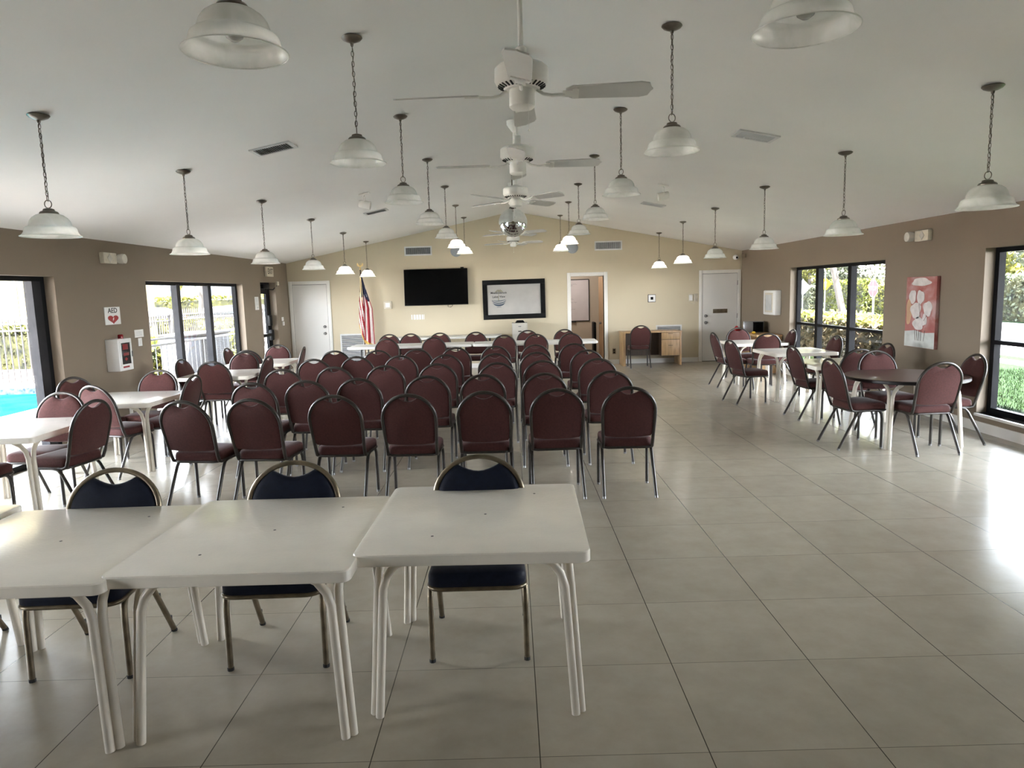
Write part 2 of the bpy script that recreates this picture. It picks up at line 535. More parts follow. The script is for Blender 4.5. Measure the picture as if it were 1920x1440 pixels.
    def build(self, name, mats, parent=None, smooth=True, angle=38, fix=True):
        me = bpy.data.meshes.new(name)
        me.from_pydata(self.v, [], self.f)
        if fix:
            bm = bmesh.new()
            bm.from_mesh(me)
            bmesh.ops.recalc_face_normals(bm, faces=bm.faces)
            bm.to_mesh(me)
            bm.free()
        for m in (mats if isinstance(mats, (list, tuple)) else [mats]):
            me.materials.append(m)
        me.polygons.foreach_set('material_index', self.m)
        if smooth:
            me.polygons.foreach_set('use_smooth', [True] * len(self.f))
            me.set_sharp_from_angle(angle=radians(angle))
        me.update()
        o = bpy.data.objects.new(name, me)
        COL.objects.link(o)
        if parent:
            o.parent = parent
        return o

def tag(o, label, cat, group=None, kind=None):
    o['label'] = label
    o['category'] = cat
    if group:
        o['group'] = group
    if kind:
        o['kind'] = kind
    return o

def thing(name, label, cat, loc=(0, 0, 0), rz=0., group=None):
    o = bpy.data.objects.new(name, None)
    o.empty_display_size = .1
    COL.objects.link(o)
    o.location = loc
    o.rotation_euler = (0, 0, rz)
    return tag(o, label, cat, group)

def struct(o):
    o['kind'] = 'structure'
    return o

def dup(root, loc, rz, label, group=None):
    r = root.copy()
    COL.objects.link(r)
    r.location = loc
    r.rotation_euler = (0, 0, rz)
    r['label'] = label
    if group:
        r['group'] = group
    for ch in list(root.children):
        c = ch.copy()
        COL.objects.link(c)
        c.parent = r
        for g in list(ch.children):
            d = g.copy()
            COL.objects.link(d)
            d.parent = c
    return r

def text(name, body, size, m, parent, loc, rot, ext=.0008, sx=1., align='CENTER', bold=.012):
    cu = bpy.data.curves.new(name, 'FONT')
    cu.body = body
    cu.size = size
    cu.extrude = ext
    cu.offset = bold * size
    cu.align_x = align
    cu.align_y = 'CENTER'
    cu.resolution_u = 3
    cu.materials.append(m)
    o = bpy.data.objects.new(name, cu)
    COL.objects.link(o)
    bpy.context.view_layer.update()
    me = bpy.data.meshes.new_from_object(o.evaluated_get(bpy.context.evaluated_depsgraph_get()))
    me.name = name
    bpy.data.objects.remove(o)
    bpy.data.curves.remove(cu)
    me.transform(Matrix.Diagonal((sx, 1, 1, 1)))
    o = bpy.data.objects.new(name, me)
    COL.objects.link(o)
    o.parent = parent
    o.location = loc
    o.rotation_euler = rot
    return o

FACE_SOUTH = (pi / 2, 0, 0)
FACE_EAST = (pi / 2, 0, pi / 2)
FACE_WEST = (pi / 2, 0, -pi / 2)

def rrect(hx, hy, r, n=5, cx=0, cy=0):
    out = []
    for sx, sy, a0 in ((1, 1, 0), (-1, 1, pi / 2), (-1, -1, pi), (1, -1, 3 * pi / 2)):
        for i in range(n + 1):
            a = a0 + pi / 2 * i / n
            out.append((cx + sx * (hx - r) + r * cos(a), cy + sy * (hy - r) + r * sin(a)))
    return out

# ------------------------------------------------------------------ room shell
mb = MB().box(XL - .2, XR + .2, YN - .2, YB + .2, -.12, 0)
struct(mb.build('floor', M['floor'], smooth=False))

def wall_x(name, x0, x1, opens, m):
    b = MB()
    y = YN - .2
    for (a, c, z0, z1) in opens:
        b.box(x0, x1, y, a, 0, ZE + .02)
        if z0 > 0:
            b.box(x0, x1, a, c, 0, z0)
        b.box(x0, x1, a, c, z1, ZE + .02)
        y = c
    b.box(x0, x1, y, YB + .2, 0, ZE + .02)
    return struct(b.build(name, m, smooth=False))
L_OPEN = [(0.9, 1.6, .2, 1.95), (4.3, 7.62, 0, 1.96), (9.52, 12.95, 0, 1.945), (13.87, 14.76, 0, 1.985)]  # first opening is for an added window, out of view
R_OPEN = [(0.9, 1.6, .2, 1.95), (4.3, 7.61, .2, 1.98), (9.63, 12.87, .2, 1.95)]  # first opening likewise for an added, unseen window
wall_x('wall_left', XL - .2, XL, L_OPEN, M['tan'])
wall_x('wall_right', XR, XR + .2, R_OPEN, M['tan'])

def gable(name, y0, y1, m, hole=None):
    b = MB()
    a, c = XL, XR
    pts = lambda x0, x1: [(x0, 0), (x1, 0), (x1, zc(x1))] + ([(RX, zc(RX))] if x0 < RX < x1 else []) + [(x0, zc(x0))]
    if hole:
        h0, h1, hz = hole
        b.prism(pts(a, h0), y0, y1)
        b.prism([(h0, hz), (h1, hz), (h1, zc(h1)), (h0, zc(h0))], y0, y1)
        b.prism(pts(h1, c), y0, y1)
    else:
        b.prism(pts(a, c), y0, y1)
    return struct(b.build(name, m, smooth=False))
gable('wall_back', YB, YB + .16, M['cream'], (1.33, 2.06, 1.96))
gable('wall_near', YN - .2, YN, M['cream'])

b = MB()
for x0, x1 in ((XL - .2, RX), (RX, XR + .2)):
    b.prism([(x0, zc(x0)), (x1, zc(x1)), (x1, zc(x1) + .1), (x0, zc(x0) + .1)], YN - .2, YB + .3)
struct(b.build('ceiling', M['ceiling'], smooth=False))
b = MB()
for s, x0, x1 in ((-1, XL - 1.7, XL - .2), (1, XR + .2, XR + 2.1)):  # unseen eaves, widened to keep sky light off the floor near windows
    b.box(x0, x1, YN - .6, YB + 3.4, 2.30, 2.42)
struct(b.build('shading_eaves', M['rootpaint'], smooth=False))

# skirting
b = MB()
for x0, x1 in ((-3.94, 1.25), (2.14, 4.14)):
    b.box(x0, x1, YB - .014, YB, 0, .10)
struct(b.build('baseboard_back', M['white'], smooth=False))
b = MB()
for y0, y1 in ((YN, 4.3), (7.62, 9.52), (12.95, 13.87), (14.76, YB)):
    b.box(XL, XL + .014, y0, y1, 0, .10)
struct(b.build('baseboard_left', M['white'], smooth=False))
struct(MB().box(XR - .014, XR, YN, YB, 0, .11).build('baseboard_right', M['white'], smooth=False))

# --- windows and glazed doors
def glazed(name, side, y0, y1, z0, z1, mulls, rails, depth=.11, sill=False):
    """fixed black frame in the wall opening; glass, mullions and rails are its parts"""
    x = XL - depth if side < 0 else XR + depth
    fx0, fx1 = (x - .07, x) if side < 0 else (x, x + .07)
    w = .065
    root = bpy.data.objects.new(name, None)
    COL.objects.link(root)
    struct(root)
    f = MB()
    f.box(fx0, fx1, y0, y0 + w, z0, z1).box(fx0, fx1, y1 - w, y1, z0, z1)
    f.box(fx0, fx1, y0 + w, y1 - w, z1 - .05, z1).box(fx0, fx1, y0 + w, y1 - w, z0, z0 + .06)
    f.build('window_frame', M['blackframe'], root, smooth=False)
    xm = (fx0 + fx1) / 2
    for ym, hw in mulls:
        g = MB().box(fx0 - .01, fx1 + .01, ym - hw, ym + hw, z0 + .05, z1 - .04)
        g.box(fx0 - .012, fx1 + .012, ym + hw * .1, ym + hw * .25, z0 + .05, z1 - .04)
        g.build('mullion', M['blackframe'] if side > 0 else M['greyframe'], root, smooth=False)
    for zr in rails:
        MB().box(fx0 - .005, fx1 + .005, y0 + w, y1 - w, zr - .022, zr + .022).build('transom', M['blackframe'], root, smooth=False)
    MB().box(xm - .003, xm + .003, y0 + w * .5, y1 - w * .5, z0 + .03, z1 - .02).build('pane', M['glass'], root, smooth=False)
    if sill:
        MB().rbox(XR - .03, XR + .12, y0 - .0, y1, z0 - .03, z0, .006).build('sill', M['white'], root)
    return root
glazed('window_1', -1, 9.52, 12.95, 0, 1.945, [(10.66, .055), (11.76, .06)], [])
glazed('window_2', 1, 9.63, 12.87, .2, 1.95, [(10.84, .055), (11.98, .055)], [.95], sill=True)
w3 = glazed('window_3', 1, 4.3, 7.61, .2, 1.98, [(5.4, .055), (6.5, .055)], [.975], sill=True)
glazed('added_window_left', -1, 0.9, 1.6, .2, 1.95, [], [.975])  # added out of view to brighten the front tables and near floor
glazed('added_window_right', 1, 0.9, 1.6, .2, 1.95, [], [.975], sill=True)  # its added twin on the right, also only for extra light
d1 = glazed('door_1', -1, 4.3, 7.62, 0, 1.96, [(5.9, .06)], [])
MB().box(XL - .2, XL - .11, 7.42, 7.555, .06, 1.91).build('door_stile', M['greyframe'], d1, smooth=False)

# narrow glazed exit door
d2 = bpy.data.objects.new('door_2', None)
COL.objects.link(d2)
struct(d2)
x = XL - .13
f = MB().box(x - .07, x, 13.87, 13.90, 0, 1.985).box(x - .07, x, 14.69, 14.76, 0, 1.985).box(x - .07, x, 13.90, 14.69, 1.88, 1.985).box(x - .07, x, 13.90, 14.69, 0, .03)
f.build('door_frame', M['blackframe'], d2, smooth=False)
f = MB().box(x - .055, x - .01, 13.91, 13.99, .04, 1.87).box(x - .055, x - .01, 14.56, 14.685, .04, 1.87).box(x - .055, x - .01, 13.99, 14.56, 1.76, 1.87).box(x - .055, x - .01, 13.99, 14.56, .04, .26)
lf = f.build('door_leaf', M['blackframe'], d2, smooth=False)
MB().box(x - .036, x - .03, 13.99, 14.56, .26, 1.76).build('pane', M['glass'], lf, smooth=False)
f = MB().rbox(x - .005, x + .06, 13.95, 14.68, .89, .95, .01).rbox(x - .005, x + .075, 14.56, 14.68, .80, 1.02, .015)
f.build('push_bar', M['blackplastic'], d2)
MB().rbox(x - .005, x + .05, 14.55, 14.68, 1.10, 1.32, .012).build('lock_box', M['blackplastic'], d2)
f = MB().rbox(x - .005, x + .06, 14.25, 14.62, 1.86, 1.95, .01).tube([(x + .03, 14.45, 1.85), (x + .10, 14.70, 1.84), (x + .13, 14.85, 1.93)], .01, 6)
f.build('door_closer', M['blackplastic'], d2)
tag(MB().rbox(XL, XL + .03, 14.82, 14.93, 1.93, 2.01, .008).build('door_contact', M['cream_plastic']), 'small cream sensor box on left wall above far glass exit door', 'sensor')

# solid doors in the back wall
def slab_door(name, x0, x1, ztop, knob_x, mail=False, hinge_x=None):
    r = bpy.data.objects.new(name, None)
    COL.objects.link(r)
    struct(r)
    f = MB()
    t = .075
    f.rbox(x0, x0 + t, YB - .022, YB, 0, ztop, .005).rbox(x1 - t, x1, YB - .022, YB, 0, ztop, .005).rbox(x0 + t, x1 - t, YB - .022, YB, ztop - t, ztop, .005)
    f.build('door_frame', M['white'], r)
    lf = MB().box(x0 + t + .006, x1 - t - .006, YB - .014, YB - .001, .012, ztop - t - .006).build('door_leaf', M['door'], r, smooth=False)
    MB().box(x0 + t, x1 - t, YB - .006, YB - .0005, 0, ztop - t).build('door_gap', M['dark'], r, smooth=False)
    for z, rr in ((1.01, .032), (.86, .034)):
        pr = [(rr, 0), (rr, .006), (rr * .45, .01), (rr * .45, .028), (rr * .8, .034), (rr * .85, .052), (rr * .5, .062)]
        MB().lathe(pr, 16, (knob_x, YB - .014, z), R=Matrix.Rotation(pi / 2, 3, 'X')).build('door_knob' if z < 1 else 'deadbolt', M['steel'], lf)
    if mail:
        f = MB().rbox(4.46, 4.775, YB - .024, YB - .012, 1.065, 1.155, .004)
        f.box(4.49, 4.745, YB - .026, YB - .023, 1.10, 1.135)
        f.build('mail_slot', M['brass'], lf)
    if hinge_x:
        for z in (.25, 1.0, 1.72):
            MB().tube([(hinge_x, YB - .02, z - .05), (hinge_x, YB - .02, z + .05)], .008, 8).build('hinge', M['steel'], lf)
    return r
slab_door('door_3', -4.87, -3.96, 2.015, -4.12)
slab_door('door_4', 4.15, 5.07, 2.008, 4.30, True, 4.992)
# open doorway with trim and the little office behind it
f = MB()
f.rbox(1.25, 1.33, YB - .02, YB, 0, 2.035, .005).rbox(2.06, 2.14, YB - .02, YB, 0, 2.035, .005).rbox(1.33, 2.06, YB - .02, YB, 1.96, 2.035, .005)
f.box(1.32, 1.33, YB, YB + .16, 0, 1.96).box(2.06, 2.07, YB, YB + .16, 0, 1.96).box(1.33, 2.06, YB, YB + .16, 1.955, 1.965)
struct(f.build('trim_1', M['white']))
b = MB().box(.3, 3.2, 17.62, 17.74, 0, 2.5).box(.3, .42, YB + .16, 17.62, 0, 2.5).box(3.08, 3.2, YB + .16, 17.62, 0, 2.5)
struct(b.build('wall_office', M['officewall'], smooth=False))
struct(MB().box(.3, 3.2, YB + .16, 17.74, 2.42, 2.5).build('ceiling_office', M['ceiling'], smooth=False))
struct(MB().box(.3, 3.2, YB + .2, 17.74, -.1, 0).build('floor_office', M['floor'], smooth=False))
od = bpy.data.lights.new('office_light', 'POINT')  # unseen point light without a fixture, brightens the office
od.energy = 3.2
od.shadow_soft_size = .12
od.color = (1, .93, .88)
oo = bpy.data.objects.new('office_light', od)
COL.objects.link(oo)
oo.location = (1.3, 16.4, 2.25)
d = bpy.data.objects.new('door_5', None)
COL.objects.link(d)
struct(d)
lf = MB().obox((2.085, 16.09, .975), (.035, .72, 1.93), (0, 0, radians(3))).build('door_leaf', M['wood_edge'], d, smooth=False)
MB().sphere((2.02, 15.98, .9), .03, 12, 8).build('door_knob', M['steel'], lf)
tag(MB().rbox(1.93, 2.0, 16.55, 16.9, 0, .9, .03).build('office_trolley', M['blackplastic']), 'dark upright case standing inside the office doorway', 'case')

# ------------------------------------------------------------------ chairs
ES = Vector((0, -.13, .475)).normalized()
EN = Vector((0, .475, .13)).normalized()
BK0 = Vector((0, -.12, .43))
def bp_(u, s, d=0.):
    return Vector((u, 0, 0)) + BK0 + ES * s + EN * d

def seat_outline(sc, z):
    out = []
    hw_f, hw_b, y0, y1 = .212, .198, -.115, .262
    for u, v in rrect(1, 1, .3, 6):
        t = (v + 1) / 2
        hw = hw_b + (hw_f - hw_b) * t
        out.append(Vector((u * hw * sc, (y0 + y1) / 2 + v * (y1 - y0) / 2 * sc, z)))
    return out

def make_chair(name, label, fabric, metal, hole=.075, dip=.03, blue=False):
    t = thing(name, label, 'chair')
    s = MB().loops([seat_outline(.95, .390), seat_outline(1, .400), seat_outline(1.0, .438), seat_outline(.975, .455), seat_outline(.9, .465), seat_outline(.55, .471)])
    s.build('seat', fabric, t, angle=70)
    # pad outline in the plane of the back
    R = .198
    sc0 = .27
    pts = []
    pts += [(-R + .004, sc0), (-R + .006, .15), (-.188, .078), (-.178, .063), (-.10, .054), (0, .050), (.10, .054), (.178, .063), (.188, .078), (R - .006, .15), (R - .004, sc0)]
    a_h = math.acos(hole / R)
    arc = [(R * cos(a), sc0 + R * sin(a)) for a in [a_h * i / 8 for i in range(1, 9)]]
    stop = arc[-1][1]
    top = [(hole * (1 - 2 * i / 8), stop - dip * sin(pi * i / 8)) for i in range(1, 8)]
    outl = pts + arc + top + [(-x, y) for x, y in arc[::-1]]
    c0 = (0, .22)
    def ring(sc, d):
        return [bp_(c0[0] + (u - c0[0]) * sc, c0[1] + (v - c0[1]) * sc, d) for u, v in outl]
    p = MB().loops([ring(.95, -.010), ring(1, -.006), ring(1, .008), ring(.965, .020), ring(.86, .028), ring(.5, .032)])
    p.build('backrest', fabric, t, angle=60)
    # hoop
    RR = .2095
    path = [Vector((-.196, -.03, .388)), Vector((-.196, -.075, .386)), Vector((-.197, -.105, .397)), bp_(-.198, .015), bp_(-.204, .14), bp_(-.2085, .23)]
    path += [bp_(-RR * cos(a), sc0 + (.4925 - .013 - sc0) * sin(a)) for a in [pi * i / 20 for i in range(21)]]
    path += [bp_(.2085, .23), bp_(.204, .14), bp_(.198, .015), Vector((.197, -.105, .397)), Vector((.196, -.075, .386)), Vector((.196, -.03, .388))]
    MB().tube(path, .0138, 8).build('back_frame', metal, t, angle=80)
    fr = MB().tube([p_ * 1 for p_ in seat_outline(.985, .389)], .0115, 6, closed=True)
    fr.tube([(-.19, .02, .386), (.19, .02, .386)], .009, 6)
    fr.build('seat_frame', metal, t, angle=80)
    for sx in (-1, 1):
        fl = [(sx * .207, .205, .006), (sx * .206, .203, .30), (sx * .205, .198, .35), (sx * .203, .18, .378), (sx * .2, .15, .388), (sx * .2, .02, .388)]
        lg = MB().tube(fl, .0134, 8).build('leg', metal, t, angle=80)
        MB().tube([(sx * .207, .205, 0), (sx * .207, .205, .016)], .0145, 8).build('foot_glide', M['rubber'] if blue else M['steel'], lg)
        rl = [(sx * .207, -.235, .006), (sx * .2035, -.15, .17), (sx * .2, -.062, .335), (sx * .199, -.03, .375), (sx * .199, .01, .386), (sx * .199, .04, .388)]
        lg = MB().tube(rl, .0134, 8).build('leg', metal, t, angle=80)
        g = MB().tube([(sx * .2075, -.2355, 0), (sx * .2072, -.230, .016)], .0145, 8)
        g.build('foot_glide', M['rubber'] if blue else M['steel'], lg)
        if blue:
            for k in (.25, .75):
                q = Vector(rl[0]).lerp(Vector(rl[2]), k)
                MB().obox(q + Vector((0, -.008, 0)), (.018, .02, .026)).build('bumper', M['rubber'], lg)
    return t

CH = []
def red(x, y, dx, dy, label, group):
    """place a burgundy chair: (x, y) is the top of its back, (dx, dy) the way it faces"""
    l = sqrt(dx * dx + dy * dy)
    dx, dy = dx / l, dy / l
    rz = math.atan2(dy, dx) - pi / 2
    loc = (x + .25 * dx, y + .25 * dy, 0)
    if not CH:
        c = make_chair('banquet_chair', label, M['burg'], M['bronze'])
        c.location = loc
        c.rotation_euler = (0, 0, rz)
        c['group'] = group
        CH.append(c)
    else:
        CH.append(dup(CH[0], loc, rz, label, group))

ROWS = [
    [(-2.56, 5.33, .14), (-2.03, 5.33, .10), (-1.41, 5.40, .06), (-.82, 5.35, .02), (-.23, 5.38, 0), (.345, 5.42, -.03), (.91, 5.415, .02)],
    [(-2.40, 6.38, .05), (-1.915, 6.42, .03), (-1.45, 6.49, .05), (-.81, 6.53, .02), (-.285, 6.52, -.02), (.295, 6.49, 0), (.92, 6.52, -.02)],
    [(-2.50, 7.54, 0), (-1.955, 7.62, .04), (-1.40, 7.62, 0), (-.83, 7.67, .03), (-.168, 7.60, 0), (.335, 7.70, -.03), (.95, 7.76, .02)],
    [(-2.47, 8.68, .03), (-1.975, 8.86, 0), (-1.42, 8.84, .03), (-.84, 8.79, .02), (-.217, 8.76, 0), (.306, 8.78, .02), (.957, 8.90, -.03)],
    [(-2.52, 9.93, .02), (-1.885, 9.80, 0), (-1.34, 9.84, .04), (-.80, 9.92, 0), (-.237, 9.98, .02), (.336, 10.03, 0), (.89, 10.06, .02)],
]
ORD = ['leftmost', 'second from left', 'third from left', 'middle', 'third from right', 'second from right', 'rightmost']
RN = ['nearest', 'second', 'third', 'fourth', 'fifth']
for r, row in enumerate(ROWS):
    for k, (x, y, a) in enumerate(row):
        red(x, y, a, 1, 'burgundy chair seen from behind, %s in the %s row of the audience block' % (ORD[k], RN[r]), 'audience chairs in rows')
for (x, y), w in zip([(-2.21, 12.36), (-1.385, 12.42), (-.135, 12.5), (.435, 12.52), (1.055, 12.52)],
                     ['leftmost', 'second from left', 'middle', 'second from right', 'rightmost']):
    red(x, y, 0, 1, 'burgundy chair before the long white back tables, %s of five' % w, 'chairs in front of the long tables')
for (x, y), w in zip([(-2.40, 13.78), (-1.98, 13.8), (-1.41, 13.8), (-.70, 13.76), (.315, 13.85), (1.04, 13.82)],
                     ['leftmost', 'second from left', 'third from left', 'third from right', 'second from right', 'rightmost']):
    red(x, y, 0, -1, 'burgundy chair behind the long white back tables facing the camera, %s of six' % w, 'chairs behind the long tables')
GL = 'chairs around the left tables'
red(-3.95, 6.10, 0, -1, 'burgundy chair behind the nearest left square table, facing the camera', GL)
red(-4.64, 7.33, .93, -.36, 'burgundy chair between the glass door and second left table, seen half sideways', GL)
red(-3.95, 6.52, .30, .95, 'burgundy chair seen from behind at the near side of second left table', GL)
red(-3.33, 5.53, -.97, .16, 'burgundy chair at right side of nearest left table, facing the glass door', GL)
red(-4.12, 4.82, .1, 1, 'burgundy chair cut by the left picture edge, at near side of left table', GL)
red(-3.98, 7.86, .03, -1, 'burgundy chair behind second left table, facing the camera under the defibrillator box', GL)
red(-3.28, 7.2, -1, .02, 'burgundy chair edge on at right side of second left table', GL)
red(-4.38, 9.23, 1, -.05, 'burgundy chair by the left window mullion, at left side of third left table', GL)
red(-3.77, 8.76, .03, 1, 'burgundy chair seen from behind at near side of third left table', GL)
red(-3.90, 10.22, 0, -1, 'burgundy chair behind third left table, facing the camera, back to another chair', GL)
red(-3.98, 10.50, .02, 1, 'burgundy chair at near side of farthest left table, backed by another chair', GL)
red(-3.25, 9.37, -1, .03, 'burgundy chair edge on at right side of third left table', GL)
red(-4.55, 11.15, 1, 0, 'burgundy chair by the left window at left side of farthest left table', GL)
red(-3.87, 11.62, 0, -1, 'burgundy chair behind farthest left table, below the exit door', GL)
red(-3.24, 10.95, -.99, -.13, 'burgundy chair turned edge on at right side of farthest left table, before white door', GL)
GR = 'chairs around the right tables'
red(3.32, 11.60, 1, .05, 'burgundy chair at left side of farthest right table, nearest the mail slot door', GR)
red(4.08, 12.68, 0, -1, 'burgundy chair behind farthest right table, facing the camera below white door', GR)
red(3.07, 9.90, .98, .18, 'burgundy chair at left side of middle right table, whole side and legs visible', GR)
red(4.03, 11.02, .05, 1, 'burgundy chair seen from behind at near side of farthest right table', GR)
red(4.72, 11.75, -1, 0, 'burgundy chair at right side of farthest right table beside window edge', GR)
red(3.45, 8.64, 1, .05, 'burgundy chair at left side of second right table, between brown and middle tables', GR)
red(4.72, 10.15, -1, -.05, 'burgundy chair in front of the right window, at right side of middle table', GR)
red(4.0, 8.02, -.05, 1, 'burgundy chair backed against another chair, facing the second white right table', GR)
red(4.05, 7.80, .02, -1, 'burgundy chair behind the round brown table, facing the camera', GR)
red(4.66, 8.66, -1, -.03, 'burgundy chair at right side of second right table, left of the flower painting', GR)
red(3.20, 7.06, 1, .06, 'burgundy chair at left side of the round brown table', GR)
red(4.02, 6.49, -.05, 1, 'burgundy chair seen from behind at near side of the round brown table', GR)
red(4.74, 7.10, -1, .05, 'burgundy chair right of the round brown table beside the big right window', GR)
red(2.66, 14.43, .02, 1, 'burgundy chair drawn up to the light oak desk at the back wall', 'desk chair')

blue0 = make_chair('stacking_chair', 'navy chair with brass frame behind the nearest right white table', M['navy'], M['brass'], .10, .036, True)
B_SC = .945
blue0.scale = (1.04, 1, B_SC)
blue0.location = (-.185, 3.21, 0)
blue0.rotation_euler = (0, 0, pi)
blue0['group'] = 'navy chairs at the front tables'
for (x, y, a, lab) in ((-1.10, 3.19, .02, 'navy chair with brass frame behind the middle front white table'),
                       (-1.965, 3.14, .03, 'navy chair with brass frame behind the left front white table'),
                       (-2.88, 3.21, -.02, 'navy chair at the left picture edge, only a leg showing past the tables')):
    c = dup(blue0, (x, y, 0), pi + a, lab)
    c.scale = (1.04, 1, B_SC)

# ------------------------------------------------------------------ tables
TZ = .69
def table_leg(sx, sy, h=TZ):
    b = MB()
    fx, fy = .402, .402
    def seq(tx, ty, bx, by):
        z1 = h - .045
        return [(sx * (fx + tx), sy * (fy + ty), 0), (sx * (fx - .032 + tx), sy * (fy - .032 + ty), z1 * .80),
                (sx * (fx - .036 + tx - bx * .012), sy * (fy - .036 + ty - by * .012), z1 * .88),
                (sx * (fx - .038 + tx - bx * .045), sy * (fy - .038 + ty - by * .045), z1 * .95),
                (sx * (fx - .038 + tx - bx * .10), sy * (fy - .038 + ty - by * .10), z1 - .003)]
    b.tube(seq(.011, -.013, 0, 1), .0172, 10)
    b.tube(seq(-.013, .011, 1, 0), .0172, 10)
    return b

def make_table(name, label, group, hx=.455, hy=.455):
    t = thing(name, label, 'table', group=group)
    r = .035
    rings = [(.996, TZ - .046), (1, TZ - .043), (.999, TZ - .006), (.994, TZ - .001), (.988, TZ)]
    MB().loops([[Vector((u, v, z)) for u, v in rrect(hx * s, hy * s, r, 5)] for s, z in rings]).build('tabletop', M['laminate'], t, angle=24)
    for u, v in ((.25, .30), (.03, .0), (-.17, -.27)):
        MB().lathe([(.006, TZ - .001), (.006, TZ + .0006), (.003, TZ + .001)], 10, (u, v, 0)).build('screw', M['blackedge'], t)
    for sx in (-1, 1):
        for sy in (-1, 1):
            table_leg(sx, sy).build('leg', M['tableleg'], t, angle=60)
    return t

t0 = make_table('square_table', 'white square table at front, rightmost of the row nearest the camera', 'white tables in the front row', .452, .47)
t0.location = (-.168, 3.0, 0)
t0.rotation_euler = (0, 0, -.02)
GT = 'white tables in the front row'
c = dup(t0, (-1.06, 2.88, 0), 0, 'white square table at front, second from right in the nearest row', GT)
c.scale = (1, 1, .992)
c = dup(t0, (-1.94, 2.83, 0), .02, 'white square table at front, with window glare, left of the middle one', GT)
c.scale = (1, 1, .984)
dup(t0, (-2.885, 2.90, 0), -.02, 'white table corner at the left picture edge of the nearest row', GT)
tl = make_table('card_table', 'white square table nearest the glass door on the left', 'white tables along the left wall')
tl.location = (-4.03, 5.55, 0)
tl.rotation_euler = (0, 0, .02)
GTL = 'white tables along the left wall'
dup(tl, (-3.985, 7.18, 0), -.02, 'white square table on the left under the defibrillator cabinet', GTL)
dup(tl, (-3.84, 9.32, 0), .03, 'white square table on the left, in front of the left window', GTL)
dup(tl, (-3.87, 10.92, 0), .02, 'white square table on the left, farthest back near the white door', GTL)
GTR = 'white tables along the right wall'
dup(tl, (4.02, 8.62, 0), -.03, 'white square table on the right, just behind the round brown table', GTR)
dup(tl, (4.14, 10.28, 0), .02, 'white square table on the right, in front of the right window', GTR)
dup(tl, (4.17, 12.1, 0), 0, 'white square table on the right, farthest back near mail slot door', GTR)

rt = thing('round_table', 'round dark walnut table with white legs by the flower painting', 'table', (4.06, 7.2, 0), .03)
circ = lambda r, z: [Vector((r * cos(2 * pi * i / 56), r * sin(2 * pi * i / 56), z)) for i in range(56)]
MB().loops([circ(.574, TZ - .001), circ(.57, TZ + .003)]).build('tabletop', M['walnut'], rt)
MB().loops([circ(.572, TZ - .032), circ(.58, TZ - .027), circ(.58, TZ - .003), circ(.575, TZ + .001)]).build('edge_band', M['blackedge'], rt, angle=50)
for sx in (-1, 1):
    for sy in (-1, 1):
        table_leg(sx * .93, sy * .93, TZ).build('leg', M['tableleg'], rt, angle=60)

def make_long_table(name, label, group):
    t = thing(name, label, 'table', group=group)
    H = .74
    rings = [(.985, H - .045), (1, H - .038), (1, H - .008), (.994, H)]
    MB().loops([[Vector((u, v, z)) for u, v in rrect(1.135 * s, .36 * s, .07, 5)] for s, z in rings]).build('tabletop', M['plastic'], t, angle=50)
    for sx in (-1, 1):
        x = sx * .88
        MB().tube([(x, -.28, 0), (x, -.28, .67), (x, -.25, .69), (x, .25, .69), (x, .28, .67), (x, .28, 0)], .014, 8).tube([(x, -.28, .15), (x, .28, .15)], .010, 6).build('leg_frame', M['greytube'], t)
        MB().tube([(x, 0, .60), (sx * .35, 0, .69)], .008, 6).build('brace', M['greytube'], t)
    return t
lt = make_long_table('folding_table', 'long white folding table at the back, left one under the television', 'long white tables at the back')
lt.location = (-1.855, 13.02, 0)
lt.rotation_euler = (0, 0, -.025)
dup(lt, (.425, 12.97, 0), -.02, 'long white folding table at the back, right one ending by the doorway', 'long white tables at the back')
w0 = dup(lt, (-1.35, 15.12, .012), 0, 'long white folding table against the back wall behind the other tables', 'long white tables at the back')

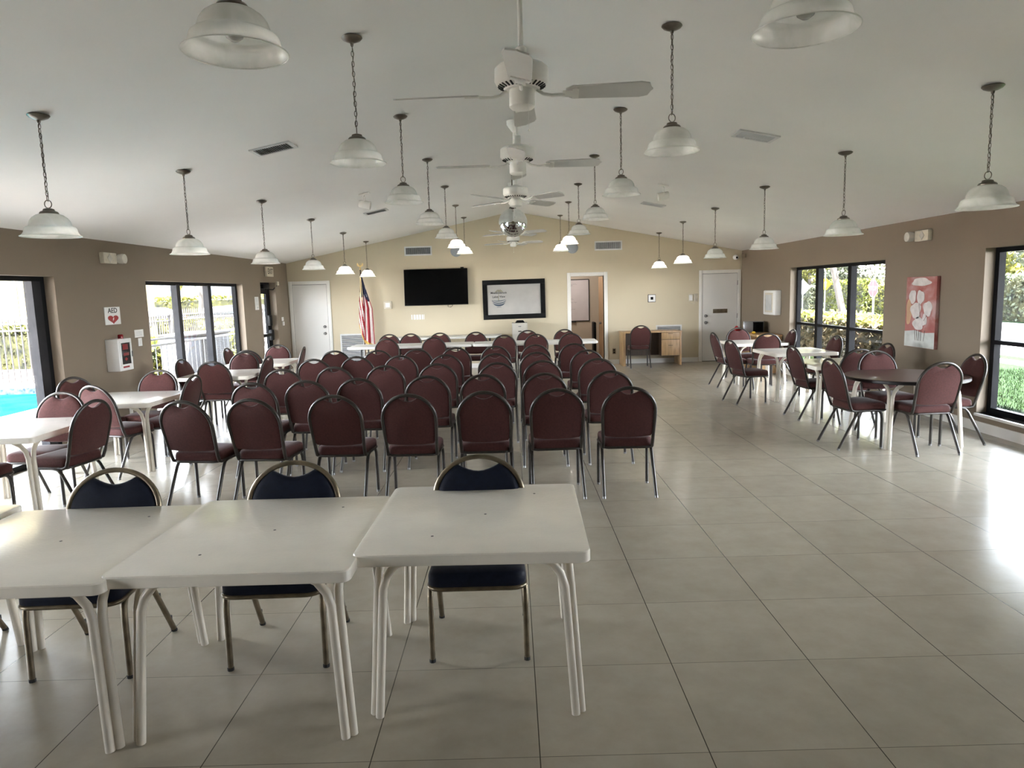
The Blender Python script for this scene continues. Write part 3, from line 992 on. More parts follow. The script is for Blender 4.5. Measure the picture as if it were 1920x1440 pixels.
# ------------------------------------------------------------------ pendant lamps
def make_pendant(name, lit):
    """origin at the ceiling; hangs .725 below"""
    t = thing(name, '', 'pendant lamp')
    D = .725
    prof = [(.168, 0), (.162, .004), (.152, .013), (.1455, .026), (.1425, .040), (.139, .050), (.131, .057), (.119, .061), (.1155, .066), (.1145, .076), (.108, .095), (.095, .114), (.074, .129), (.046, .138)]
    sh = MB().lathe([(r, z - D) for r, z in prof], 48, cap=False)
    sh.tube([(.1675 * cos(2 * pi * i / 48), .1675 * sin(2 * pi * i / 48), -D) for i in range(48)], .0024, 6, closed=True)
    sh.build('shade', M['shade'], t, angle=50, fix=False)
    MB().lathe([(.052, .132 - D), (.053, .142 - D), (.047, .150 - D), (.034, .155 - D), (.030, .166 - D), (.012, .172 - D)], 24).build('fitter_cap', M['nickel'], t)
    b = MB()
    zt = .172 - D
    ring = [(.022 * cos(2 * pi * i / 16), 0, zt + .024 + .024 * sin(2 * pi * i / 16)) for i in range(16)]
    b.tube(ring, .0028, 6, closed=True)
    b.build('loop', M['nickel'], t, angle=80)
    ch = MB()
    z = zt + .044
    k = 0
    while z < -.045:
        lk = []
        for i in range(12):
            a = 2 * pi * i / 12
            u, w = .0075 * cos(a), .0175 * sin(a)
            lk.append((u, 0, z + .0155 + w) if k % 2 else (0, u, z + .0155 + w))
        ch.tube(lk, .0021, 5, closed=True)
        z += .0285
        k += 1
    cord = [(.006 * sin(i * 1.9), .006 * cos(i * 1.3), zt + .04 + (-.03 - zt - .04) * i / 14) for i in range(15)]
    ch.tube(cord, .0022, 5)
    ch.build('chain', M['nickel'], t, angle=80)
    can = MB().lathe([(.062, 0), (.063, -.004), (.052, -.016), (.03, -.026), (.012, -.031), (.008, -.046)], 28)
    can.build('canopy', M['nickel'], t)
    bl = MB().lathe([(.014, .125 - D), (.016, .108 - D), (.028, .085 - D), (.032, .066 - D), (.027, .048 - D), (.012, .037 - D)], 20)
    bl.build('bulb', M['bulb'] if lit else M['bulboff'], t)
    if lit:
        ld = bpy.data.lights.new('pendant_light', 'POINT')
        ld.energy = 1.75
        ld.color = (1, .96, .90)
        ld.shadow_soft_size = .034
        lo = bpy.data.objects.new('pendant_light', ld)
        COL.objects.link(lo)
        lo.parent = t
        lo.location = (0, 0, .062 - D)
    return t
P_OFF = make_pendant('pendant_lamp', False)
P_ON = make_pendant('lit_pendant_lamp', True)
LINES = [('outer left', [(-2.84, 4.45), (-2.865, 6.41), (-2.885, 8.43), (-2.90, 10.53), (-2.95, 12.74), (-2.965, 14.81)]),
         ('inner left', [(-.88, 2.43), (-.9, 4.4), (-.905, 6.28), (-.905, 8.26), (-.9, 10.34), (-.915, 12.51), (-.905, 14.54)]),
         ('inner right', [(.99, 2.43), (1.005, 4.41), (1.0, 6.34), (1.02, 8.41), (1.035, 10.54), (1.06, 12.58), (1.065, 14.72)]),
         ('outer right', [(2.97, 4.46), (3.02, 6.46), (3.035, 8.5), (3.065, 10.62), (3.07, 12.6), (3.12, 14.84)])]
NTH = ['nearest', 'second', 'third', 'fourth', 'fifth', 'sixth', 'farthest']
first = {0: True, 1: True}
for ln, pts in LINES:
    for k, (x, y) in enumerate(pts):
        lit = 1 if k >= len(pts) - 2 else 0
        word = 'farthest' if k == len(pts) - 1 else NTH[k]
        lab = '%s frosted glass pendant lamp, %s in the %s line' % ('glowing' if lit else 'unlit', word, ln)
        src = P_ON if lit else P_OFF
        if first[lit]:
            src.location = (x, y, zc(x) - .004)
            src['label'] = lab
            src['group'] = 'hanging bell lamps'
            first[lit] = False
        else:
            dup(src, (x, y, zc(x) - .004), random.uniform(0, 3), lab, 'hanging bell lamps')

# ------------------------------------------------------------------ ceiling fans
def make_fan():
    """origin at the ridge of the ceiling"""
    t = thing('ceiling_fan', '', 'ceiling fan')
    MB().lathe([(.05, -.035), (.072, -.04), (.070, -.075), (.055, -.10), (.028, -.135), (.02, -.15)], 28).build('canopy', M['fan'], t)
    MB().tube([(0, 0, -.02), (0, 0, -.66)], .0125, 12).build('downrod', M['fan'], t)
    MB().lathe([(.02, -.60), (.026, -.605), (.026, -.66), (.05, -.670), (.108, -.682), (.125, -.697), (.127, -.750), (.115, -.770), (.085, -.783), (.078, -.79)], 36).build('motor_housing', M['fan'], t)
    b = MB()
    for i in range(28):
        a = 2 * pi * i / 28
        b.obox((.099 * cos(a), .099 * sin(a), -.7785), (.028, .008, .004), (0, -.42, a))
    b.build('vent_slots', M['dark'], t, smooth=False)
    MB().lathe([(.058, -.785), (.060, -.80), (.060, -.865), (.05, -.875), (.03, -.88)], 28).build('switch_housing', M['fan'], t)
    MB().tube([(.03, -.055, -.86), (.03, -.057, -.98)], .0012, 5).sphere((.03, -.057, -.985), .006, 8, 6).build('pull_chain', M['fan'], t)
    for i in range(4):
        a = pi / 2 * i
        R = Matrix.Rotation(a, 4, 'Z')
        arm = MB().tube([(.07, 0, -.79), (.10, 0, -.812), (.14, 0, -.820), (.20, 0, -.818)], .0085, 8)
        arm.obox((.225, 0, -.815), (.07, .05, .006), (radians(-15), 0, 0))
        arm.obox((.25, 0, -.815), (.03, .085, .006), (radians(-15), 0, 0))
        arm.xf(R)
        ao = arm.build('blade_arm', M['fan'], t)
        w0, w1, x0, x1 = .052, .062, .205, .60
        outl = [(x0, -w0 * .55), (x0 + .03, -w0), (x1 - .05, -w1), (x1 - .012, -w1 * .8), (x1, -.012), (x1 + .008, 0), (x1, .012), (x1 - .012, w1 * .8), (x1 - .05, w1), (x0 + .03, w0), (x0, w0 * .55)]
        bl = MB().prism(outl, -.0035, .0035, 'z')
        bl.xf(R @ Matrix.Translation((0, 0, -.808)) @ Matrix.Rotation(radians(-15), 4, 'X'))
        bl.build('blade', M['blade'], t, angle=30)
    return t
fan0 = make_fan()
FY = [(3.43, -.05, .07), (5.28, -.03, .07), (7.26, -.74, .065), (11.28, -.62, .06), (13.55, -.42, .06)]
FL = ['large white ceiling fan nearest the camera', 'white ceiling fan, second from the camera', 'white ceiling fan just in front of the mirror ball',
      'white ceiling fan right behind the mirror ball', 'white ceiling fan farthest back under the ridge']
for i, (y, a, x) in enumerate(FY):
    z = zc(RX)
    if i == 0:
        fan0.location = (RX - .02, y, z)
        fan0.rotation_euler = (0, 0, a)
        fan0['label'] = FL[0]
        fan0['group'] = 'ceiling fans along the ridge'
    else:
        dup(fan0, (RX - .02, y, z), a, FL[i], 'ceiling fans along the ridge')

t = thing('mirror_ball', 'silver mirror ball hanging from the ridge among the fans', 'mirror ball', (.06, 9.45, zc(RX) - .02))
ball = MB()
nv, nu = 44, 84
ball.sphere((0, 0, -.80), .188, nu, nv)
ball.build('ball', M['mirror'], t, smooth=False)
MB().tube([(0, 0, .01), (0, 0, -.58)], .008, 8).lathe([(.04, -.02), (.04, -.05), (.012, -.07)], 16).build('hanging_rod', M['nickel'], t)
MB().lathe([(.03, -.56), (.03, -.60), (.045, -.606), (.045, -.618)], 16).build('motor_cap', M['nickel'], t)

# track spotlights aimed at the mirror ball
def spot(x, y, lab, aim):
    z = zc(x)
    t = thing('spotlight', lab, 'spotlight', (x, y, z - .004), 0, 'spotlights aimed at the mirror ball')
    tilt = math.atan(SL) * (1 if x < RX else -1)
    b = MB().rbox(-.07, .07, -.028, .028, -.018, 0, .004)
    b.xf(Matrix.Rotation(-tilt, 4, 'Y'))
    b.build('mounting_plate', M['white'], t)
    MB().tube([(0, -.05, -.14), (0, -.05, -.05), (0, 0, -.03), (0, 0, 0)], .005, 6).tube([(0, .05, -.14), (0, .05, -.05), (0, 0, -.03)], .005, 6).build('bracket', M['white'], t)
    h = MB().lathe([(.03, -.075), (.044, -.07), (.048, -.03), (.05, .06), (.056, .075), (.05, .075), (.046, .06), (.03, .055)], 24)
    q = Vector(aim).to_track_quat('Z', 'Y').to_matrix().to_4x4()
    h.xf(Matrix.Translation((0, 0, -.145)) @ q)
    h.build('lamp_head', M['white'], t)
    return t
spot(-1.88, 9.45, 'white spotlight on the ceiling left of the mirror ball', (1, 0, -.2))
spot(2.05, 9.48, 'white spotlight on the ceiling right of the mirror ball', (-1, 0, -.2))

# ceiling and wall air vents
def vent(name, lab, w, h, group, loc, mtx, n=14, along='x', grey=False):
    t = thing(name, lab, 'air vent', (0, 0, 0), 0, group)
    t.matrix_world = Matrix.Translation(loc) @ mtx
    b = MB()
    e = .03
    for x0, x1, y0, y1 in ((-w / 2, w / 2, -h / 2, -h / 2 + e), (-w / 2, w / 2, h / 2 - e, h / 2), (-w / 2, -w / 2 + e, -h / 2 + e, h / 2 - e), (w / 2 - e, w / 2, -h / 2 + e, h / 2 - e)):
        b.box(x0, x1, y0, y1, 0, .012)
    b.build('frame', M['vent'], t, smooth=False)
    MB().box(-w / 2 + e, w / 2 - e, -h / 2 + e, h / 2 - e, .0005, .002).build('backing', M['dark'], t, smooth=False)
    s = MB()
    for i in range(n):
        if along == 'x':
            x = -w / 2 + e + (w - 2 * e) * (i + .5) / n
            s.obox((x, 0, .007), (.0025, h - 2 * e, .014), (0, .6, 0))
        else:
            y = -h / 2 + e + (h - 2 * e) * (i + .5) / n
            s.obox((0, y, .007), (w - 2 * e, .0025, .016), (.9, 0, 0))
    s.build('slats', M['slat'] if not grey else M['vent'], t, smooth=False)
    return t
GV = 'air vents in the ceiling'
for x, y, lab in ((-2.04, 6.37, 'metal air vent in the left ceiling slope, nearer one'), (2.21, 6.45, 'metal air vent in the right ceiling slope, nearer one'),
                  (-2.06, 11.2, 'metal air vent in the left ceiling slope, farther one'), (2.28, 11.28, 'metal air vent in the right ceiling slope, farther one')):
    s = -1 if x < RX else 1
    vent('ceiling_vent', lab, .36, .26, GV, (x, y, zc(x) - .001), Matrix.Rotation(math.atan(SL) * s, 4, 'Y') @ Matrix.Rotation(pi, 4, 'X'), 16)
BACKM = Matrix.Rotation(pi / 2, 4, 'X')
vent('wall_vent', 'white air vent high on back wall above the television', .60, .20, 'air vents in the back wall', (-1.99, YB - .001, 2.60), BACKM, 26)
vent('wall_vent', 'white air vent high on back wall above the doorway', .60, .20, 'air vents in the back wall', (2.165, YB - .001, 2.60), BACKM, 26)
vent('return_grille', 'white louvred grille low on back wall beside the flag', .54, .66, 'louvred grilles low on the back wall', (-3.53, YB - .001, .505), BACKM, 22, 'y', True)
vent('return_grille', 'white louvred grille low on back wall behind the desk', .57, .66, 'louvred grilles low on the back wall', (3.49, YB - .001, .505), BACKM, 22, 'y', True)
for x, lab in ((-1.16, 'grey round speaker on back wall, left one'), (1.38, 'grey round speaker on back wall, right one')):
    t = thing('wall_speaker', lab, 'speaker', (x, YB, 2.575), 0, 'round wall speakers')
    Rm = Matrix.Rotation(pi / 2, 3, 'X')
    MB().lathe([(.115, .001), (.115, .012), (.10, .02), (.02, .024)], 32, R=Rm).build('grille', M['spkr'], t)
    MB().lathe([(.125, 0), (.125, .010), (.116, .014)], 32, R=Rm, cap=False).build('rim', M['spkr'], t)

# ------------------------------------------------------------------ things on the back wall
t = thing('television', 'large black flat television on the back wall', 'television', (-1.615, YB - .012, 1.795))
w, h = 1.385, .785
tv = Matrix.Rotation(radians(-5), 4, 'X')
b = MB().rbox(-w / 2, w / 2, -.16, -.115, -h / 2, h / 2, .006)
b.xf(tv)
b.build('cabinet', M['blackplastic'], t)
b = MB().box(-w / 2 + .01, w / 2 - .01, -.1615, -.160, -h / 2 + .016, h / 2 - .01)
b.xf(tv)
b.build('screen', M['screen'], t, smooth=False)
MB().box(-.25, .25, -.02, 0, -.2, .2).obox((0, -.07, 0), (.12, .12, .3)).build('wall_bracket', M['blackplastic'], t, smooth=False)
MB().tube([(.25, -.09, -.30), (.24, -.10, -.42), (.30, -.08, -.43), (.34, -.06, -.40), (.30, -.03, -.33)], .006, 6).build('cable', M['blackplastic'], t)
tag(MB().rbox(-1.07, -1.0, YB - .16, YB - .11, 2.19, 2.225, .006).build('webcam', M['blackplastic']), 'small black camera clipped on top of the television', 'camera')
t = thing('wall_sockets', 'row of small white socket plates below the television', 'sockets', (-2.06, YB, 1.163))
for i, (dx, ww) in enumerate(((-.13, .03), (-.07, .05), (-.01, .05), (.05, .05), (.105, .035), (.14, .015))):
    MB().rbox(dx - ww / 2, dx + ww / 2, -.008, 0, -.055, .055, .003).build('plate', M['paper'], t)
t = thing('thermostat_box', 'white box on back wall right of the flag', 'thermostat', (-2.705, YB, 1.445))
MB().rbox(-.085, .085, -.05, 0, -.085, .085, .008).build('housing', M['cream_plastic'], t)
MB().rbox(-.05, .05, -.056, -.048, -.05, .05, .004).build('cover', M['sign'], t)

# framed sign with the club logo
t = thing('framed_sign', 'black framed grey sign with a wave and palm logo', 'sign', (.077, YB, 1.495), 0)
t.rotation_euler = (0, radians(-.4), 0)
w, h, e = 1.375, .862, .105
b = MB()
for x0, x1, z0, z1 in ((-w / 2, w / 2, h / 2 - e, h / 2), (-w / 2, w / 2, -h / 2, -h / 2 + e), (-w / 2, -w / 2 + e, -h / 2 + e, h / 2 - e), (w / 2 - e, w / 2, -h / 2 + e, h / 2 - e)):
    b.rbox(x0, x1, -.04, -.002, z0, z1, .004)
b.build('frame', M['blackplastic'], t)
MB().box(-w / 2 + e, w / 2 - e, -.016, -.008, -h / 2 + e, h / 2 - e).build('panel', M['pan_glass'], t, smooth=False)
lg = bpy.data.objects.new('logo', None)
COL.objects.link(lg)
lg.parent = t
lg.location = (-.335, -.017, .045)
text('lettering', 'Meadowbrook', .060, M['blackprint'], lg, (0, 0, .105), FACE_SOUTH)
text('lettering', 'Lakes View', .062, M['blackprint'], lg, (0, 0, .02), FACE_SOUTH)
b = MB()
for k, (rr, z0, a0, a1) in enumerate(((.165, -.03, .12, .88), (.15, -.075, .14, .86), (.13, -.105, .17, .83))):
    p = []
    for i in range(17):
        a = -pi * (a0 + (a1 - a0) * i / 16)
        p.append((rr * cos(a), -.001, z0 + .55 * rr * sin(a)))
    b.tube(p, [.003 + .007 * sin(pi * i / 16) for i in range(17)], 6)
b.tube([(-.155, -.001, -.055), (-.06, -.001, -.075), (.05, -.001, -.07), (.15, -.001, -.045)], [.003, .008, .008, .003], 6)
b.build('wave', M['inkblue'], lg)
b = MB().tube([(-.005, -.0015, -.07), (-.01, -.0015, .03), (.01, -.0015, .14)], [.006, .004, .003], 6)
for a in (20, 60, 110, 150, 185, -10):
    a = radians(a)
    b.tube([(.01, -.0015, .14), (.01 + .05 * cos(a), -.0015, .145 + .045 * sin(a)), (.01 + .09 * cos(a), -.0015, .135 + .03 * sin(a) - .02)], [.004, .006, .002], 6)
b.build('palm', M['inkgreen'], lg)
text('lettering', 'Lakeside', .028, M['inkblue'], lg, (0, 0, -.205), FACE_SOUTH)

t = thing('filing_cabinet', 'grey steel filing cabinet standing under the framed sign', 'cabinet', (.18, 15.30, 0))
MB().rbox(-.165, .165, -.24, .24, 0, .99, .006).build('body', M['cabinet'], t)
for z0 in (.03, .275, .52, .765):
    dr = MB().rbox(-.15, .15, -.256, -.238, z0, z0 + .215, .005).build('drawer', M['cabinet'], t)
    MB().rbox(-.03, .03, -.266, -.254, z0 + .145, z0 + .165, .003).build('handle', M['steel'], dr)
    MB().rbox(-.035, .035, -.260, -.255, z0 + .04, z0 + .06, .002).build('label_holder', M['blackprint'], dr)
tag(MB().loops([[Vector((u * s + .19, v * s + 15.28, z)) for u, v in rrect(.10, .12, .02)] for s, z in ((1.0, .99), (1.0, 1.0), (.72, 1.035), (.7, 1.04))]).build('desk_tray', M['blackplastic']), 'black wedge shaped tray on top of the filing cabinet', 'tray')

t = thing('whiteboard', 'whiteboard with handwriting seen through the open doorway', 'whiteboard', (1.52, 17.62, 1.40))
w, h = .86, 1.02
MB().box(-w / 2, w / 2, -.018, 0, -h / 2, h / 2).build('panel', M['board'], t, smooth=False)
b = MB()
for x0, x1, z0, z1 in ((-w / 2, w / 2, h / 2 - .008, h / 2 + .012), (-w / 2, w / 2, -h / 2 - .012, -h / 2 + .008), (-w / 2 - .012, -w / 2 + .008, -h / 2, h / 2), (w / 2 - .008, w / 2 + .012, -h / 2, h / 2)):
    b.box(x0, x1, -.026, 0, z0, z1)
b.build('frame', M['greytube'], t, smooth=False)
MB().rbox(-.3, .1, -.07, -.01, -h / 2 - .03, -h / 2 - .01, .004).build('pen_tray', M['greytube'], t)
b = MB()
rnd = random.Random(5)
for (zz, x0, n) in ((.40, -.18, 9), (.36, -.18, 6), (.03, -.16, 6), (-.05, -.16, 8), (-.22, -.12, 6)):
    for i in range(n):
        x = x0 + i * .035
        p = [(x + q * .008, -.0195, zz + rnd.uniform(-.018, .018)) for q in range(5)]
        b.tube(p, .0022, 4)
b.build('handwriting', M['inkblue'], t)

# desk and chair side things
t = thing('desk', 'light oak desk with two drawers against the back wall', 'desk', (3.01, 15.28, 0))
MB().rbox(-.635, .635, -.265, .265, .705, .735, .004).build('top', M['oak'], t)
MB().rbox(-.63, -.57, -.255, .26, 0, .705, .003).build('side_panel', M['oak'], t)
MB().rbox(.59, .63, -.255, .26, 0, .705, .003).build('side_panel', M['oak'], t)
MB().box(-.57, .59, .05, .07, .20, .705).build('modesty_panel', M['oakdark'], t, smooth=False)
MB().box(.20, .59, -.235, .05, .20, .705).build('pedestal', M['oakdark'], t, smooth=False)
for z0, z1 in ((.555, .70), (.21, .545)):
    dr = MB().rbox(.20, .585, -.252, -.236, z0, z1, .003).build('drawer', M['oak'], t)
    MB().tube([(.34, -.262, (z0 + z1) / 2 + .05), (.44, -.262, (z0 + z1) / 2 + .05)], .005, 6).build('handle', M['oakdark'], dr)
tag(MB().lathe([(.025, 0), (.03, .01), (.012, .03), (.015, .05), (.006, .055)], 12, (2.66, 15.2, .735)).build('desk_bell', M['steel']), 'tiny metal knob on the left part of the desk top', 'bell')

t = thing('digital_thermostat', 'white digital thermostat on back wall above the desk', 'thermostat', (3.11, YB, 1.43))
MB().rbox(-.085, .085, -.012, 0, -.085, .085, .004).build('wall_plate', M['greytube'], t)
MB().rbox(-.075, .075, -.03, -.01, -.075, .075, .006).build('housing', M['sign'], t)
MB().box(-.03, .03, -.0315, -.0295, -.03, .03).build('display', M['screen'], t, smooth=False)
for x, z, w, lab in ((3.965, 1.42, .05, 'beige rounded chime box left of the beige wall phone'), (4.075, 1.42, .045, 'beige wall phone beside the mail slot door')):
    t = thing('wall_phone', lab, 'wall phone', (x, YB, z), 0)
    MB().rbox(-w, w, -.03, 0, -.085, .085, .012).build('base', M['cream_plastic'], t)
    if x > 4:
        MB().rbox(-w * .7, -w * .1, -.062, -.03, -.075, .075, .012).build('handset', M['cream_plastic'], t)
        MB().tube([(-.02, -.04, -.08), (-.03, -.045, -.13), (-.08, -.04, -.135), (-.10, -.03, -.11)], .006, 6).build('cord', M['cream_plastic'], t)
    else:
        MB().rbox(-w * .7, w * .7, -.036, -.029, -.06, .06, .01).build('cover', M['sign'], t)
t = thing('wall_socket', 'brass power socket on back wall between doorway and desk', 'socket', (2.272, YB, .285))
MB().rbox(-.037, .037, -.008, 0, -.06, .06, .003).build('plate', M['brass'], t)
for z in (-.025, .025):
    MB().rbox(-.017, .017, -.011, -.007, z - .017, z + .017, .003).build('outlet', M['blackplastic'], t)
t = thing('security_camera', 'white dome security camera in the back right corner', 'camera', (4.945, YB, 2.27))
MB().lathe([(.055, 0), (.055, .02), (.045, .03)], 20, R=Matrix.Rotation(pi / 2, 3, 'X')).build('base', M['sign'], t)
MB().sphere((0, -.06, -.005), .05, 18, 12).build('dome', M['sign'], t)
MB().sphere((.0, -.088, -.008), .028, 14, 8).build('lens', M['screen'], t)
tag(MB().rbox(5.06, XR, 15.3, 15.52, 2.25, 2.33, .01).build('junction_box', M['tan']), 'tan junction box on right wall next to the corner camera', 'box')

# flag on its pole
t = thing('flag', 'american flag with gold fringe hanging on a pole at the back wall', 'flag', (-3.2, 15.28, 0))
MB().lathe([(.13, 0), (.135, .02), (.10, .035), (.04, .05), (.025, .09)], 24).build('base', M['gold'], t)
MB().tube([(0, 0, .05), (-.012, 0, 2.22)], .014, 10).build('pole', M['pole'], t)
e = MB().sphere((-.012, 0, 2.24), .022, 12, 8).sphere((-.012, -.004, 2.295), .02, 10, 8, (1, .8, 1.7)).sphere((-.012, -.012, 2.345), .012, 8, 6)
for s in (-1, 1):
    e.loops([[Vector((-.012 + s * .012, y, 2.285)), Vector((-.012 + s * .04, y, 2.285)), Vector((-.012 + s * .066, y, 2.305)), Vector((-.012 + s * .070, y, 2.345)), Vector((-.012 + s * .045, y, 2.365)), Vector((-.012 + s * .028, y, 2.325))] for y in (-.006, .006)])
e.build('eagle_finial', M['gold'], t)
b = MB()
NU, NV = 44, 46
def flag_pt(u, v):
    """u across the gathered cloth, v down"""
    top, bot = 2.06, .60
    spread = .02 + .115 * (min(1, v / .45) ** 1.1)
    x = -.055 * v - .035 * min(1, v * 2) + u * spread * 1.75 - .01
    fold = .03 * min(1, v * 3 + .15) * sin(u * 15.5 + .6 * v) + .012 * sin(u * 33 + 2 * v)
    bl = bot + (.42 * max(0, 1 - u / .38) if u < .38 else 0) + .05 * sin(u * 5)
    x += .10 * v * u * u
    z = top + (bl - top) * v
    return (x, -.035 + fold, z)
vs = [flag_pt(i / NU, j / NV) for j in range(NV + 1) for i in range(NU + 1)]
fs, ms = [], []
for j in range(NV):
    for i in range(NU):
        a = j * (NU + 1) + i
        fs.append((a, a + 1, a + NU + 2, a + NU + 1))
        u, v = (i + .5) / NU, (j + .5) / NV
        if v > .965:
            mi = 3
        elif v < .31 + .04 * sin(u * 9):
            si, sj = int(u * 7), int(v * 16)
            mi = 1 if ((i % 8) in (3, 4) and (j % 5) in (1, 2) and v > .08) else 2
            if (i // 8 + j // 5) % 2 and mi == 1:
                mi = 2
        else:
            q = (u * 6.4 + (-(v * 8) if u < .38 else 0))
            mi = 0 if int(floor(q)) % 2 == 0 else 1
        ms.append(mi)
b.v, b.f, b.m = vs, fs, ms
fo = b.build('cloth', [M['flagred'], M['flagwhite'], M['flagblue'], M['fringe']], t, angle=80, fix=False)
so = fo.modifiers.new('thickness', 'SOLIDIFY')
so.thickness = .003
MB().tube([(-.01, -.05, 2.07), (-.02, -.06, 1.7), (-.015, -.065, 1.45)], .006, 6).tube([(.0, -.05, 2.05), (.015, -.066, 1.75), (.012, -.07, 1.5)], .005, 6).build('cord', M['gold'], t)

# ------------------------------------------------------------------ left wall things
t = thing('defibrillator_sign', 'white sign with AED lettering and a red heart on left wall', 'sign', (XL, 8.65, 1.505))
MB().rbox(0, .012, -.165, .165, -.107, .107, .003).build('plate', M['sign'], t)
text('lettering', 'AED', .085, M['blackprint'], t, (.0128, .0, .062), FACE_EAST, sx=1.25)
hp = []
for i in range(40):
    a = 2 * pi * i / 40
    hp.append((16 * sin(a) ** 3 / 16 * .115, (13 * cos(a) - 5 * cos(2 * a) - 2 * cos(3 * a) - cos(4 * a)) / 16 * .058 - .04))
MB().prism(hp, .0122, .0135, 'x').build('heart', M['red'], t, smooth=False)
bolt = [(.008, .0), (.030, 0), (.012, -.026), (.028, -.026), (-.022, -.075), (-.006, -.040), (-.024, -.040)]
MB().prism([(x * .72, z * .62 - .020) for x, z in bolt], .0134, .0142, 'x').build('bolt', M['sign'], t, smooth=False)

t = thing('defibrillator_cabinet', 'white wall cabinet with a window showing red defibrillator kit', 'cabinet', (XL, 8.59, 1.035))
MB().rbox(0, .155, -.155, .155, -.20, .19, .008).build('body', M['sign'], t)
MB().box(.1545, .157, -.105, .105, -.125, .145).build('window_backing', M['dark'], t, smooth=False)
b = MB().rbox(.145, .1585, -.06, .06, .055, .125, .004).sphere((.13, .0, -.06), .03, 14, 8, (1, 2.7, 1.7)).rbox(.145, .1585, -.05, .07, -.02, .02, .006)
b.build('red_kit', M['red'], t)
fr = MB()
for y0, y1, z0, z1 in ((-.12, .12, .14, .16), (-.12, .12, -.14, -.12), (-.12, -.10, -.12, .14), (.10, .12, -.12, .14)):
    fr.rbox(.154, .164, y0, y1, z0, z1, .002)
fr.build('window_frame', M['sign'], t)
MB().box(.1605, .1615, -.10, .10, -.12, .14).build('pane', M['glass'], t, smooth=False)
MB().lathe([(.03, .19), (.032, .225), (.026, .24), (.01, .244)], 20, (.10, .02, 0)).build('alarm_lamp', M['bulbred'], t)
MB().rbox(.155, .165, .135, .15, -.04, .03, .002).build('latch', M['steel'], t)
MB().box(.1555, .1565, -.08, .06, -.165, -.145).build('red_label', M['red'], t, smooth=False)

t = thing('instruction_card', 'small white card beside the defibrillator cabinet', 'card', (XL, 9.23, 1.255))
MB().rbox(0, .004, -.11, .11, -.05, .05, .001).build('card', M['paper'], t)
b = MB()
for z in (-.02, 0, .02):
    b.box(.0038, .0046, -.07, .07, z - .003, z + .003)
b.build('print', M['slat'], t, smooth=False)
t = thing('light_switch', 'white light switch plate below the small card on left wall', 'switch', (XL, 9.235, 1.155))
MB().rbox(0, .008, -.045, .045, -.065, .04, .003).build('plate', M['sign'], t)
MB().rbox(.007, .013, -.012, .012, -.035, .015, .002).build('rocker', M['paper'], t)
t = thing('wall_outlet', 'white power outlet low on left wall behind second table', 'socket', (XL, 8.86, .31))
MB().rbox(0, .008, -.037, .037, -.06, .06, .003).build('plate', M['sign'], t)
MB().rbox(.007, .011, -.018, .018, -.04, .04, .003).build('outlet', M['paper'], t)

def emergency(name, lab, x, y, z, rz, flip):
    t = thing(name, lab, 'emergency light', (x, y, z), rz, 'emergency lights')
    MB().rbox(-.14, .14, -.06, 0, -.065, .065, .01).build('housing', M['cream_plastic'], t)
    s = 1 if flip else -1
    MB().lathe([(.035, 0), (.058, .02), (.064, .075), (.058, .095), (.02, .10)], 20, (s * .215, -.02, 0), R=Matrix.Rotation(pi / 2, 3, 'X')).build('lamp_head', M['clearlens'], t)
    MB().rbox(s * .13 - .02, s * .13 + .04 * 1, -.035, -.005, -.03, .03, .006).build('neck', M['cream_plastic'], t)
    b = MB().obox((-s * .02, -.063, 0), (.075, .006, .075), (0, pi / 4, 0))
    b.build('reflector', M['clearlens'], t, smooth=False)
    return t
emergency('emergency_light', 'cream emergency light high on left wall above the heart sign', XL, 8.64, 2.2, pi / 2, True)
emergency('emergency_light', 'cream emergency light high on right wall above the flower painting', XR, 8.72, 2.2, -pi / 2, False)
t = thing('exit_sign', 'cream exit sign above the narrow glass door on left wall', 'exit sign', (XL, 14.37, 2.20))
MB().rbox(0, .05, -.19, .19, -.10, .095, .006).build('housing', M['cream_plastic'], t)
text('lettering', 'EXIT', .15, M['blackprint'], t, (.0505, 0, 0), FACE_EAST)
t = thing('notice', 'white paper notice on left wall before the narrow glass door', 'notice', (XL, 13.62, 1.58))
MB().box(0, .003, -.10, .10, -.13, .12).build('sheet', M['paper'], t, smooth=False)
b = MB()
for z in (.09, .06, .03, 0, -.03):
    b.box(.0028, .0036, -.075, .06, z - .005, z + .005)
b.box(.0028, .0036, .0, .07, -.10, -.07)
b.build('print', M['slat'], t, smooth=False)
t = thing('wall_switch', 'white switches on left wall beside the back corner', 'switch', (XL, 15.08, 1.17))
MB().rbox(0, .008, -.06, .06, .01, .09, .003).build('plate', M['sign'], t)
MB().rbox(0, .03, -.03, .03, -.09, -.005, .008).build('keypad', M['sign'], t)

# ------------------------------------------------------------------ right wall things
def painting_material():
    m = bpy.data.materials.new('painted_canvas')
    m.use_nodes = True
    nt = m.node_tree
    b = _bsdf(m)
    N, L = nt.nodes.new, nt.links.new
    tc = N('ShaderNodeTexCoord')
    n = N('ShaderNodeTexNoise')
    n.inputs['Scale'].default_value = 5
    n.inputs['Detail'].default_value = 6
    n.inputs['Distortion'].default_value = .6
    L(tc.outputs['Object'], n.inputs['Vector'])
    r = N('ShaderNodeValToRGB')
    e = r.color_ramp.elements
    e[0].position, e[0].color = .32, (.32, .085, .075, 1)
    e[1].position, e[1].color = .7, (.47, .31, .30, 1)
    k = e.new(.5)
    k.color = (.38, .15, .135, 1)
    L(n.outputs['Fac'], r.inputs[0])
    L(r.outputs[0], b.inputs['Base Color'])
    b.inputs['Roughness'].default_value = .7
    return m
M['canvas'] = painting_material()
M['canvas_base'] = mat('pale_painted_ground', (.50, .52, .50), .7, vary=(9, .15))
M['petal'] = mat('painted_white_petals', (.60, .57, .56), .7, vary=(14, .14), bump=(40, .5, .004))
